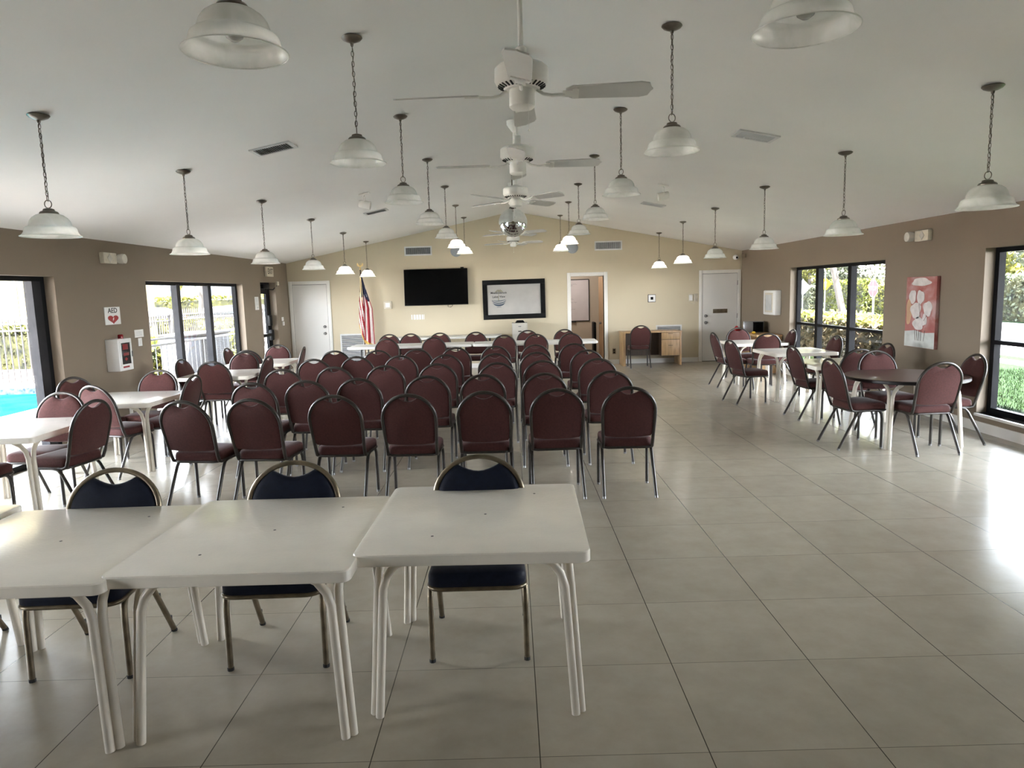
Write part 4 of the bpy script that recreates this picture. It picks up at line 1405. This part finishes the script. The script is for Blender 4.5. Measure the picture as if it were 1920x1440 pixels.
M['stem'] = mat('painted_dark_stems', (.10, .07, .06), .7, vary=(14, .3))
M['ochre'] = mat('painted_ochre_patch', (.52, .33, .20), .7, vary=(6, .2))
t = thing('flower_painting', 'canvas painting of white flowers on red, on right wall', 'painting', (XR, 8.69, 1.267))
t.rotation_euler = (0, 0, -pi / 2)
w, h = .64, .872
MB().rbox(-w / 2, w / 2, -.045, -.001, -h / 2, h / 2, .004).build('canvas', M['canvas'], t)
def blob(cx, cz, rx, rz_, seed, d0=-.0465, d1=-.0445):
    rn = random.Random(seed)
    ph = [rn.uniform(0, 6) for _ in range(3)]
    pts = []
    for i in range(26):
        a = 2 * pi * i / 26
        k = 1 + .09 * sin(3 * a + ph[0]) + .06 * sin(5 * a + ph[1])
        pts.append((cx + rx * k * cos(a), cz + rz_ * k * sin(a)))
    return MB().prism(pts, d0, d1, 'y')
MB().prism([(-w / 2 + .003, -h / 2 + .003), (w / 2 - .003, -h / 2 + .003), (w / 2 - .003, -.235), (.1, -.25), (-.1, -.225), (-w / 2 + .003, -.245)], -.0458, -.0446, 'y').build('painted_ground', M['canvas_base'], t, smooth=False)
blob(0, .37, .2, .05, 9, -.0455).build('painted_cloud', M['petal'], t, smooth=False)
blob(-.24, .0, .06, .16, 4, -.0455).build('painted_patch', M['ochre'], t, smooth=False)
for i, (cx, cz, rx, rz_) in enumerate(((-.17, .19, .075, .085), (.0, .185, .08, .085), (.16, .05, .09, .09), (-.09, .02, .11, .10), (-.03, -.14, .11, .08), (.10, -.09, .05, .07))):
    blob(cx, cz, rx, rz_, 20 + i, -.0475).build('painted_flower', M['petal'], t, smooth=False)
b = MB()
for x0, x1 in ((-.10, -.07), (-.06, -.03), (.0, .0), (.04, .04), (.12, .10)):
    b.tube([(x0, -.046, -.22), (x1, -.046, -.35)], .0035, 5)
b.tube([(-.02, -.047, .11), (.01, -.047, -.06)], .0025, 5).tube([(.15, -.047, -.03), (.09, -.047, -.10)], .0025, 5)
b.build('painted_stems', M['stem'], t)

t = thing('wall_cabinet', 'small white cabinet on right wall near the back corner', 'cabinet', (XR, 13.57, 1.315))
t.rotation_euler = (0, 0, -pi / 2)
MB().rbox(-.30, .30, -.13, 0, -.235, .235, .02, 3).build('body', M['sign'], t)
MB().rbox(-.2, .2, -.135, -.128, -.185, .185, .004).build('door', M['cream_plastic'], t)
MB().box(-.16, .16, -.1375, -.134, -.15, .15).build('dark_pane', M['slat'], t, smooth=False)
t = thing('sideboard', 'low light oak cabinet in the back right corner under the microwave', 'cabinet', (4.83, 13.9, 0))
MB().rbox(-.25, .235, -.78, .78, .69, .725, .004).build('top', M['oak'], t)
MB().rbox(-.23, .23, -.30, .76, 0, .69, .004).build('body', M['oak'], t)
MB().rbox(-.23, .23, -.765, -.735, 0, .69, .003).build('end_panel', M['oak'], t)
MB().box(.18, .23, -.735, -.30, .05, .69).build('open_back', M['dark'], t, smooth=False)
for y in (.0, .5):
    dd = MB().rbox(-.242, -.23, y - .24, y + .22, .04, .67, .003).build('door', M['oak'], t)
    MB().sphere((-.252, y + .17, .5), .014, 10, 6).build('knob', M['steel'], dd)
t = thing('microwave', 'grey microwave oven on the oak cabinet in the right corner', 'microwave', (4.84, 14.05, .725))
t.rotation_euler = (0, 0, -.35)
MB().rbox(-.19, .19, -.15, .15, .005, .215, .006).build('body', M['steelbox'], t)
MB().rbox(-.01, .185, -.158, -.149, .012, .208, .004).build('door', M['screen'], t)
MB().tube([(-.012, -.172, .03), (-.012, -.172, .19)], .008, 8).build('handle', M['steel'], t)
MB().rbox(-.185, -.03, -.156, -.149, .012, .208, .004).build('control_panel', M['steelbox'], t)
tag(MB().rbox(4.62, 4.74, 14.50, 14.62, .725, .80, .02).sphere((4.66, 14.54, .80), .035, 10, 8).build('red_bag', M['red']), 'small red bundle on the oak cabinet in the right corner', 'bag')
tag(MB().sphere((4.66, 13.52, .75), .03, 10, 8, (1.3, 1.3, .8)).sphere((4.69, 13.60, .748), .028, 10, 8, (1.2, 1.2, .8)).build('yellow_cloth', M['yellow']), 'yellow cloth lying on the near part of the oak cabinet', 'cloth')

# ------------------------------------------------------------------ outdoors, left side
GZ = -.10
struct(MB().box(-30, XL - .2, -12, 24.5, GZ - .2, GZ).build('pool_deck_ground', M['deck'], smooth=False))
struct(MB().box(-120, XL - .2, 24.5, 160, GZ - .2, GZ - .005).build('parking_ground', M['street'], smooth=False))
struct(MB().box(-120, -30, -12, 24.5, GZ - .2, GZ - .006).build('parking_ground_west', M['street'], smooth=False))
struct(MB().box(XL - .2, XR + .2, 17.74, 160, GZ - .2, GZ - .004).build('back_ground', M['street'], smooth=False))
# pool: basin seen as a coping kerb around water that stands a little lower
t = thing('swimming_pool', 'turquoise swimming pool with dark blue tile band outside left glass door', 'pool', (-9.05, 8.7, GZ), 0)
MB().box(-1.75, 1.75, -5.0, 5.0, .004, .03).build('water', M['water'], t, smooth=False)
b = MB()
for x0, x1, y0, y1 in ((-2.05, -1.75, -5.3, 5.3), (1.75, 1.95, -5.3, 5.3), (-1.75, 1.75, 5.0, 5.3), (-1.75, 1.75, -5.3, -5.0)):
    b.rbox(x0, x1, y0, y1, .002, .20, .015)
b.build('coping', M['coping'], t)
b = MB().box(-1.75, 1.75, 4.985, 4.999, .03, .15).box(-1.749, -1.735, -5, 5, .03, .15)
b.build('tile_band', M['pooltile'], t, smooth=False)

t = thing('picket_fence', 'grey metal picket fence with pointed tops beyond the pool', 'fence', (-9.3, 14.45, GZ))
def fence_bay(parent, x0, y0, x1, y1, h):
    b = MB()
    L_ = sqrt((x1 - x0) ** 2 + (y1 - y0) ** 2)
    n = int(L_ / .125)
    for i in range(n + 1):
        x, y = x0 + (x1 - x0) * i / n, y0 + (y1 - y0) * i / n
        b.box(x - .011, x + .011, y - .011, y + .011, .06, h)
        b.add([(x - .011, y - .011, h), (x + .011, y - .011, h), (x + .011, y + .011, h), (x - .011, y + .011, h), (x, y, h + .07)], [(0, 1, 4), (1, 2, 4), (2, 3, 4), (3, 0, 4)])
    for z in (.16, h - .24, h - .10):
        b.box(min(x0, x1) - .015, max(x0, x1) + .015, min(y0, y1) - .015, max(y0, y1) + .015, z - .018, z + .018)
    b.build('picket_panel', M['fence'], parent, smooth=False)
for k in range(3):
    fence_bay(t, -2.4 * k, 0, -2.4 * k - 2.4, 0, 1.49)
    MB().box(-2.4 * k - 2.44, -2.4 * k - 2.36, -.04, .04, 0, 1.56).build('post', M['fence'], t, smooth=False)
MB().box(-.04, .04, -.04, .04, 0, 1.56).build('post', M['fence'], t, smooth=False)
for k in range(7):
    fence_bay(t, 0, 2.4 * k, 0, 2.4 * k + 2.4, 1.49)
    MB().box(-.04, .04, 2.4 * k + 2.36, 2.4 * k + 2.44, 0, 1.56).build('post', M['fence'], t, smooth=False)

def leaves(b, n, fn, size, rnd, mi=0):
    for _ in range(n):
        p = Vector(fn(rnd))
        s = size * rnd.uniform(.6, 1.3)
        a = Vector((rnd.gauss(0, 1), rnd.gauss(0, 1), rnd.gauss(0, 1))).normalized()
        c = a.orthogonal().normalized()
        c = Matrix.Rotation(rnd.uniform(0, 6.28), 3, a) @ c
        d = a.cross(c)
        b.add([p - c * s, p + d * s * .5, p + c * s, p - d * s * .5], [(0, 1, 2, 3)], mi)

def hedge(name, label, x0, x1, y0, y1, h, n, size, m, seed, cat='hedge', group=None, topm=None):
    rnd = random.Random(seed)
    t = thing(name, label, cat, ((x0 + x1) / 2, (y0 + y1) / 2, GZ), 0, group)
    hx, hy = (x1 - x0) / 2, (y1 - y0) / 2
    b = MB()
    def fn(r):
        face = r.random()
        x, y, z = r.uniform(-hx, hx), r.uniform(-hy, hy), r.uniform(.05, h)
        if face < .3:
            z = h + r.gauss(0, .05)
        elif face < .6:
            x = -hx + abs(r.gauss(0, .06)) if r.random() < .5 else hx - abs(r.gauss(0, .06))
        elif face < .8:
            y = -hy + abs(r.gauss(0, .06)) if r.random() < .5 else hy - abs(r.gauss(0, .06))
        return (x, y, z)
    leaves(b, n, fn, size, rnd)
    b.build('foliage', m, t, smooth=False, fix=False)
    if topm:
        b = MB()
        leaves(b, n // 3, lambda r: (r.uniform(-hx, hx), r.uniform(-hy, hy), h + .03 + r.gauss(0, .06)), size * 1.1, rnd)  # extra top leaves in a lighter colour that stands for sunlight
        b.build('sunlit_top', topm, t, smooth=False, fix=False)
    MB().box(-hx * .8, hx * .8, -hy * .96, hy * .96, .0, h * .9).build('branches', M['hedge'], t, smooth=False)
    return t

def tree(name, label, x, y, h, cr, m, seed, n=1500, lean=(0, 0), trunk_r=.18, size=.22, group=None, clear=.4, z0=GZ, nc=9):
    rnd = random.Random(seed)
    t = thing(name, label, 'tree', (x, y, z0), 0, group)
    top = Vector((lean[0], lean[1], h * .62))
    b = MB().tube([(0, 0, 0), Vector((lean[0] * .35, lean[1] * .35, h * .25)), Vector((lean[0] * .75, lean[1] * .75, h * .45)), top], [trunk_r * 1.15, trunk_r, trunk_r * .8, trunk_r * .5], 10)
    clumps = []
    for i in range(nc):
        a = 2 * pi * i / nc * 1.6 + rnd.uniform(-.3, .3)
        q = Vector((cr * rnd.uniform(.3, .75) * cos(a) + lean[0], cr * rnd.uniform(.3, .75) * sin(a) + lean[1], h * rnd.uniform(clear, .92)))
        clumps.append((q, cr * rnd.uniform(.38, .6)))
        b.tube([top * .8, (top * .8 + q) / 2 + Vector((0, 0, .1)), q], [trunk_r * .35, trunk_r * .22, trunk_r * .1], 6)
    clumps.append((Vector((lean[0], lean[1], h * .85)), cr * .6))
    b.build('trunk', M['bark'], t)
    f = MB()
    def fn(r):
        q, rr = r.choice(clumps)
        d = Vector((r.gauss(0, 1), r.gauss(0, 1), r.gauss(0, .8)))
        d = d.normalized() * rr * r.random() ** .4
        return q + d
    leaves(f, n, fn, size, rnd)
    f.build('crown', m, t, smooth=False, fix=False)
    return t

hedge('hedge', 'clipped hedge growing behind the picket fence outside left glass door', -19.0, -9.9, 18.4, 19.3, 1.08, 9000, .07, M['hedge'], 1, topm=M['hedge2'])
tag(MB().box(-19, -9.6, 17.5, 17.8, GZ, .05).build('garden_kerb', M['coping']), 'pale kerb along the foot of the hedge behind the fence', 'kerb')
t = thing('neighbour_building', 'pale yellow building wall behind the hedge outside left glass door', 'building', (-19.5, 22.6, GZ))
MB().box(-6, 5.6, 0, 5, 0, 5.5).build('wall', M['yellowwall'], t, smooth=False)
MB().tube([(3.75, -.06, 0), (3.75, -.06, 5.3)], .055, 8).build('downspout', M['coping'], t)
MB().box(-6.4, 6.0, -.5, 5.4, 5.5, 5.8).build('roof', M['roof'], t, smooth=False)

t = thing('handrail', 'white metal handrail with thin balusters outside the left window', 'railing', (-6.4, 0, GZ))
b = MB()
for z in (.98, 1.09):
    b.tube([(0, 9.8, z), (0, 17.6, z)], .022, 8)
b.build('rails', M['railing'], t)
b = MB()
for i in range(40):
    b.tube([(0, 9.8 + i * .2, .08), (0, 9.8 + i * .2, .98)], .009, 6)
b.build('balusters', M['railing'], t)
hedge('shrub_bed', 'leafy green shrubs behind the white handrail outside the left window', -8.8, -7.75, 14.7, 21.5, .80, 3500, .10, M['tree1'], 2, 'shrub')
for i, (x, y, h, lab) in enumerate(((-14.0, 28.9, 1.3, 'yellow green bush before the parked cars, left pane'), (-12.5, 29.3, 1.25, 'yellow green bush before the parked cars, middle pane'), (-10.9, 27.2, 1.2, 'yellow green bush before the parked cars, right pane'))):
    hedge('bush', lab, x - .9, x + .9, y - .6, y + .6, h * .72, 700, .12, M['tree2'], 40 + i, 'bush', 'bushes by the parking lot')
t = thing('refuse_bin', 'grey slatted bin enclosure outside the middle pane of left window', 'bin', (-7.05, 15.7, GZ))
MB().rbox(-.45, .45, -.75, .75, .0, 1.0, .02).build('body', M['dumpster'], t)
MB().rbox(-.48, .48, -.78, .78, 1.0, 1.06, .02).build('lid', M['fence'], t)

def car(name, label, x, y, paint, rz=0.):
    t = thing(name, label, 'car', (x, y, GZ), rz, 'cars parked beyond the left window')
    prof = [(-2.2, .35), (-2.25, .62), (-2.1, .82), (-1.3, .92), (-.75, 1.36), (.35, 1.44), (1.25, 1.36), (1.85, .98), (2.2, .9), (2.25, .5), (2.15, .3)]
    def ring(y, s):
        return [Vector((u, y * (1 if z < 1.0 else .84), z)) for u, z in prof]
    MB().loops([ring(-.88, 1), ring(-.86, 1), ring(.86, 1), ring(.88, 1)]).build('body', paint, t, angle=30)
    for s in (-1, 1):
        for poly in ([(-1.15, .96), (-.70, 1.30), (-.05, 1.36), (-.05, .96)], [(.03, .96), (.03, 1.36), (.5, 1.37), (1.15, 1.30), (1.5, .99)]):
            MB().loops([[Vector((u, s * (.885 - (z - .93) * .36 + o), z)) for u, z in poly] for o in (-.02, .012)]).build('side_window', M['carwin'], t, smooth=False)
        for xw in (-1.38, 1.38):
            MB().lathe([(.1, 0), (.31, .0), (.33, .03), (.33, .19), (.31, .22), (.18, .22), (.16, .2)], 20, (xw, s * .70 - (.0 if s > 0 else 0), .33), R=Matrix.Rotation(-pi / 2 * s, 3, 'X')).build('wheel', M['tyre'], t)
    return t
car('parked_car', 'white car parked beyond fence, seen through left pane of left window', -22.2, 42.5, M['carwhite'], .12)
car('parked_car', 'silver car parked beyond fence, seen through middle panes of left window', -17.2, 42.5, M['cargrey'], .1)
car('parked_car', 'white car parked beyond fence, seen through the narrow exit door', -12.6, 36.8, M['carwhite'], -.1)
hedge('far_hedge', 'sunlit clipped hedge behind the parked cars', -34, -10, 47.5, 49, 1.95, 6000, .16, M['tree2'], 3)
t = thing('apartment_house', 'pale blue house with white trim behind the parked cars', 'house', (-24, 66, GZ))
MB().box(-14, 6.5, -6, 6, 0, 8.5).build('wall', M['bluehouse'], t, smooth=False)
MB().prism([(-7, 8.5), (7, 8.5), (0, 11.5)], -15, 7, 'x').build('roof', M['roof'], t, smooth=False)
for i in range(5):
    for z in (1.2, 4.3):
        x0 = -12.5 + i * 3.5
        f = MB().box(x0 - .12, x0 + 1.32, -6.06, -6, z - .1, z + 1.7).build('window', M['whitetrim'], t, smooth=False)
        MB().box(x0, x0 + .56, -6.09, -6.05, z, z + 1.6).box(x0 + .64, x0 + 1.2, -6.09, -6.05, z, z + 1.6).build('pane', M['housewin'], f, smooth=False)
t = thing('white_house', 'white house with dark balcony seen through right pane of left window', 'house', (-11.4, 62, GZ))
MB().box(-4, 5, -5, 5, 0, 7.5).build('wall', M['whitetrim'], t, smooth=False)
MB().box(-3.2, -.2, -5.1, -4.9, 3.0, 4.4).box(1, 4, -5.1, -4.9, 3.0, 4.4).build('balcony_opening', M['housewin'], t, smooth=False)
MB().box(-4.3, 5.3, -5.5, 5.3, 7.5, 7.9).build('roof', M['roof'], t, smooth=False)
GTREE = 'trees beyond the left window'
tree('palm_tree', 'yellow green tree in front of pale blue house, left pane of left window', -16.5, 37.5, 5.2, 1.8, M['tree2'], 51, 500, (.2, 0), .13, .28, GTREE, .6)
tree('bare_tree', 'pale tree with thin crown before pale blue house, middle pane', -14.6, 40.2, 6.0, 1.5, M['tree3'], 52, 220, (.5, 0), .16, .25, GTREE, .5)
tree('yard_tree', 'green tree before the white house, right pane of left window', -10.3, 39.5, 6.0, 1.6, M['tree2'], 53, 500, (.1, 0), .15, .28, GTREE, .5)
t = thing('patio_umbrella', 'folded teal patio umbrella outside the narrow glass door', 'umbrella', (-6.35, 17.35, GZ))
MB().lathe([(.05, .0), (.25, .01), (.25, .06), (.05, .10)], 20).build('base', M['greytube'], t)
MB().tube([(0, 0, .05), (0, 0, 1.55)], .02, 10).build('pole', M['steel'], t)
b = MB()
rings = []
for z, r in ((.22, .13), (.5, .16), (.9, .15), (1.2, .11), (1.42, .05), (1.5, .02)):
    rings.append([Vector((r * (1 + .2 * cos(8 * a)) * cos(a), r * (1 + .2 * cos(8 * a)) * sin(a), z)) for a in [2 * pi * i / 48 for i in range(48)]])
b.loops(rings).build('canopy', M['teal'], t, angle=70)

# ------------------------------------------------------------------ outdoors, right side
struct(MB().box(XR + .2, 10.2, -12, 40, GZ - .2, GZ).build('lawn_ground', M['grass'], smooth=False))
struct(MB().box(10.2, 10.75, -12, 60, GZ - .2, GZ + .004).build('sidewalk_ground', M['walk'], smooth=False))
struct(MB().box(10.75, 11.3, -12, 60, GZ - .2, GZ + .001).build('verge_ground', M['grass'], smooth=False))
struct(MB().box(11.3, 20.0, -12, 60, GZ - .2, GZ - .03).build('street_ground', M['street'], smooth=False))
struct(MB().box(20.0, 60, -12, 130, GZ - .2, GZ).build('far_verge_ground', M['grass'], smooth=False))
struct(MB().box(XR + .2, 20.0, 60, 130, GZ - .2, GZ - .002).build('far_lawn_ground', M['street'], smooth=False))
b = MB()
rnd = random.Random(77)
for _ in range(26000):
    y = rnd.uniform(7.2, 17)
    x = rnd.uniform(XR + .35, 10.1)
    if x < XR + (y - 7.6) * .15 or (x > 7.2 and y > 13.4):
        continue
    a = rnd.uniform(0, 6.28)
    hh = rnd.uniform(.03, .075)
    w = .006
    l1, l2 = rnd.uniform(-.03, .03), rnd.uniform(-.03, .03)
    b.add([(x - w * cos(a), y - w * sin(a), GZ), (x + w * cos(a), y + w * sin(a), GZ), (x + l1, y + l2, GZ + hh)], [(0, 1, 2)])
go = b.build('lawn_grass', M['grass'], smooth=False, fix=False)
go['kind'] = 'stuff'
go['label'] = 'green grass blades of the lawn outside the big right window'
go['category'] = 'grass'
hedge('garden_hedge', 'leafy hedge with dry brown leaves outside the right window', 7.4, 8.5, 13.6, 27, .86, 12000, .075, M['hedge3'], 5, topm=M['tree2'])
t = thing('diamond_sign', 'white back of a diamond road sign outside the right window', 'road sign', (15.3, 37.0, GZ))
MB().tube([(0, .02, 0), (0, .02, 2.0)], .03, 8).build('post', M['signpost'], t)
MB().obox((0, 0, 1.56), (.58, .012, .58), (0, pi / 4, 0)).build('plate', M['signback'], t, smooth=False)
t = thing('warning_sign', 'yellow diamond warning sign beside the leaning tree', 'road sign', (15.75, 35.4, GZ))
MB().tube([(0, .02, 0), (0, .02, 2.4)], .03, 8).build('post', M['signpost'], t)
MB().obox((0, 0, 1.70), (.46, .012, .46), (0, pi / 4, 0)).build('plate', M['signyellow'], t, smooth=False)
MB().lathe([(.07, 0), (.07, .002)], 14, (0, -.007, 1.77), R=Matrix.Rotation(pi / 2, 3, 'X')).box(-.045, .045, -.010, -.008, 1.54, 1.70).build('symbol', M['blackprint'], t)
t = thing('stop_sign', 'red stop sign turned half away outside the right window', 'road sign', (16.1, 31.4, GZ))
t.rotation_euler = (0, 0, radians(-63) - .45)
MB().tube([(0, .03, 0), (0, .03, 2.0)], .045, 8).build('post', M['signpost'], t)
oc = [(.41 * cos(pi / 8 + i * pi / 4), 1.45 + .41 * sin(pi / 8 + i * pi / 4)) for i in range(8)]
MB().prism(oc, -.006, .006, 'y').build('border', M['signback'], t, smooth=False)
oc = [(.375 * cos(pi / 8 + i * pi / 4), 1.45 + .375 * sin(pi / 8 + i * pi / 4)) for i in range(8)]
MB().prism(oc, -.009, -.0055, 'y').build('plate', M['signred'], t, smooth=False)
text('lettering', 'STOP', .27, M['signback'], t, (0, -.0105, 1.45), FACE_SOUTH)
GTR2 = 'trees across the street'
tree('leaning_tree', 'leaning pale trunked tree seen through the right window', 18.6, 39.5, 9, 3.4, M['tree2'], 60, 6000, (-1.5, 0), .17, .13, GTR2, .34)
specs = [(24.6, 17.5, 'tree3'), (24.4, 24.2, 'tree1'), (24.6, 30.9, 'tree3'), (24.4, 37.6, 'tree2'), (24.6, 44.3, 'tree1'), (24.5, 51, 'tree3'), (24.5, 57.7, 'tree2'), (24.5, 64.5, 'tree1'),
         (31.5, 21, 'tree2'), (31.4, 28, 'tree1'), (31.6, 35, 'tree2'), (31.5, 42, 'tree3'), (31.5, 49, 'tree1'), (31.5, 56, 'tree2')]
KIND = dict(tree1='dense green tree', tree2='yellow green tree', tree3='grey green bushy tree')
WH = ['nearest', 'second', 'third', 'fourth', 'fifth', 'sixth', 'seventh', 'eighth']
for i, (x, y, m) in enumerate(specs):
    row, k = ('front row', i) if i < 8 else ('back row', i - 8)
    tree('street_tree', '%s across the street, %s of the %s along the right roadside' % (KIND[m], WH[k], row), x, y, 8.5 + (i % 3) + (3 if i >= 8 else 0), 2.7, M[m], 70 + i, 9000, (0, 0), .22, .15, GTR2, .12, nc=20)
for i, (x, y) in enumerate(((20.6, 24.5), (20.7, 30.2), (20.6, 36.5), (20.7, 43), (20.6, 50))):
    hedge('roadside_bush', 'low bush on the far side of the street, %s from the camera' % ['nearest', 'second', 'third', 'fourth', 'fifth'][i], x - .55, x + .5, y - 2.6, y + 2.6, 1.5 + .3 * (i % 2), 4000, .09, M[('tree1', 'tree3', 'tree2')[i % 3]], 90 + i, 'bush', 'bushes across the street')
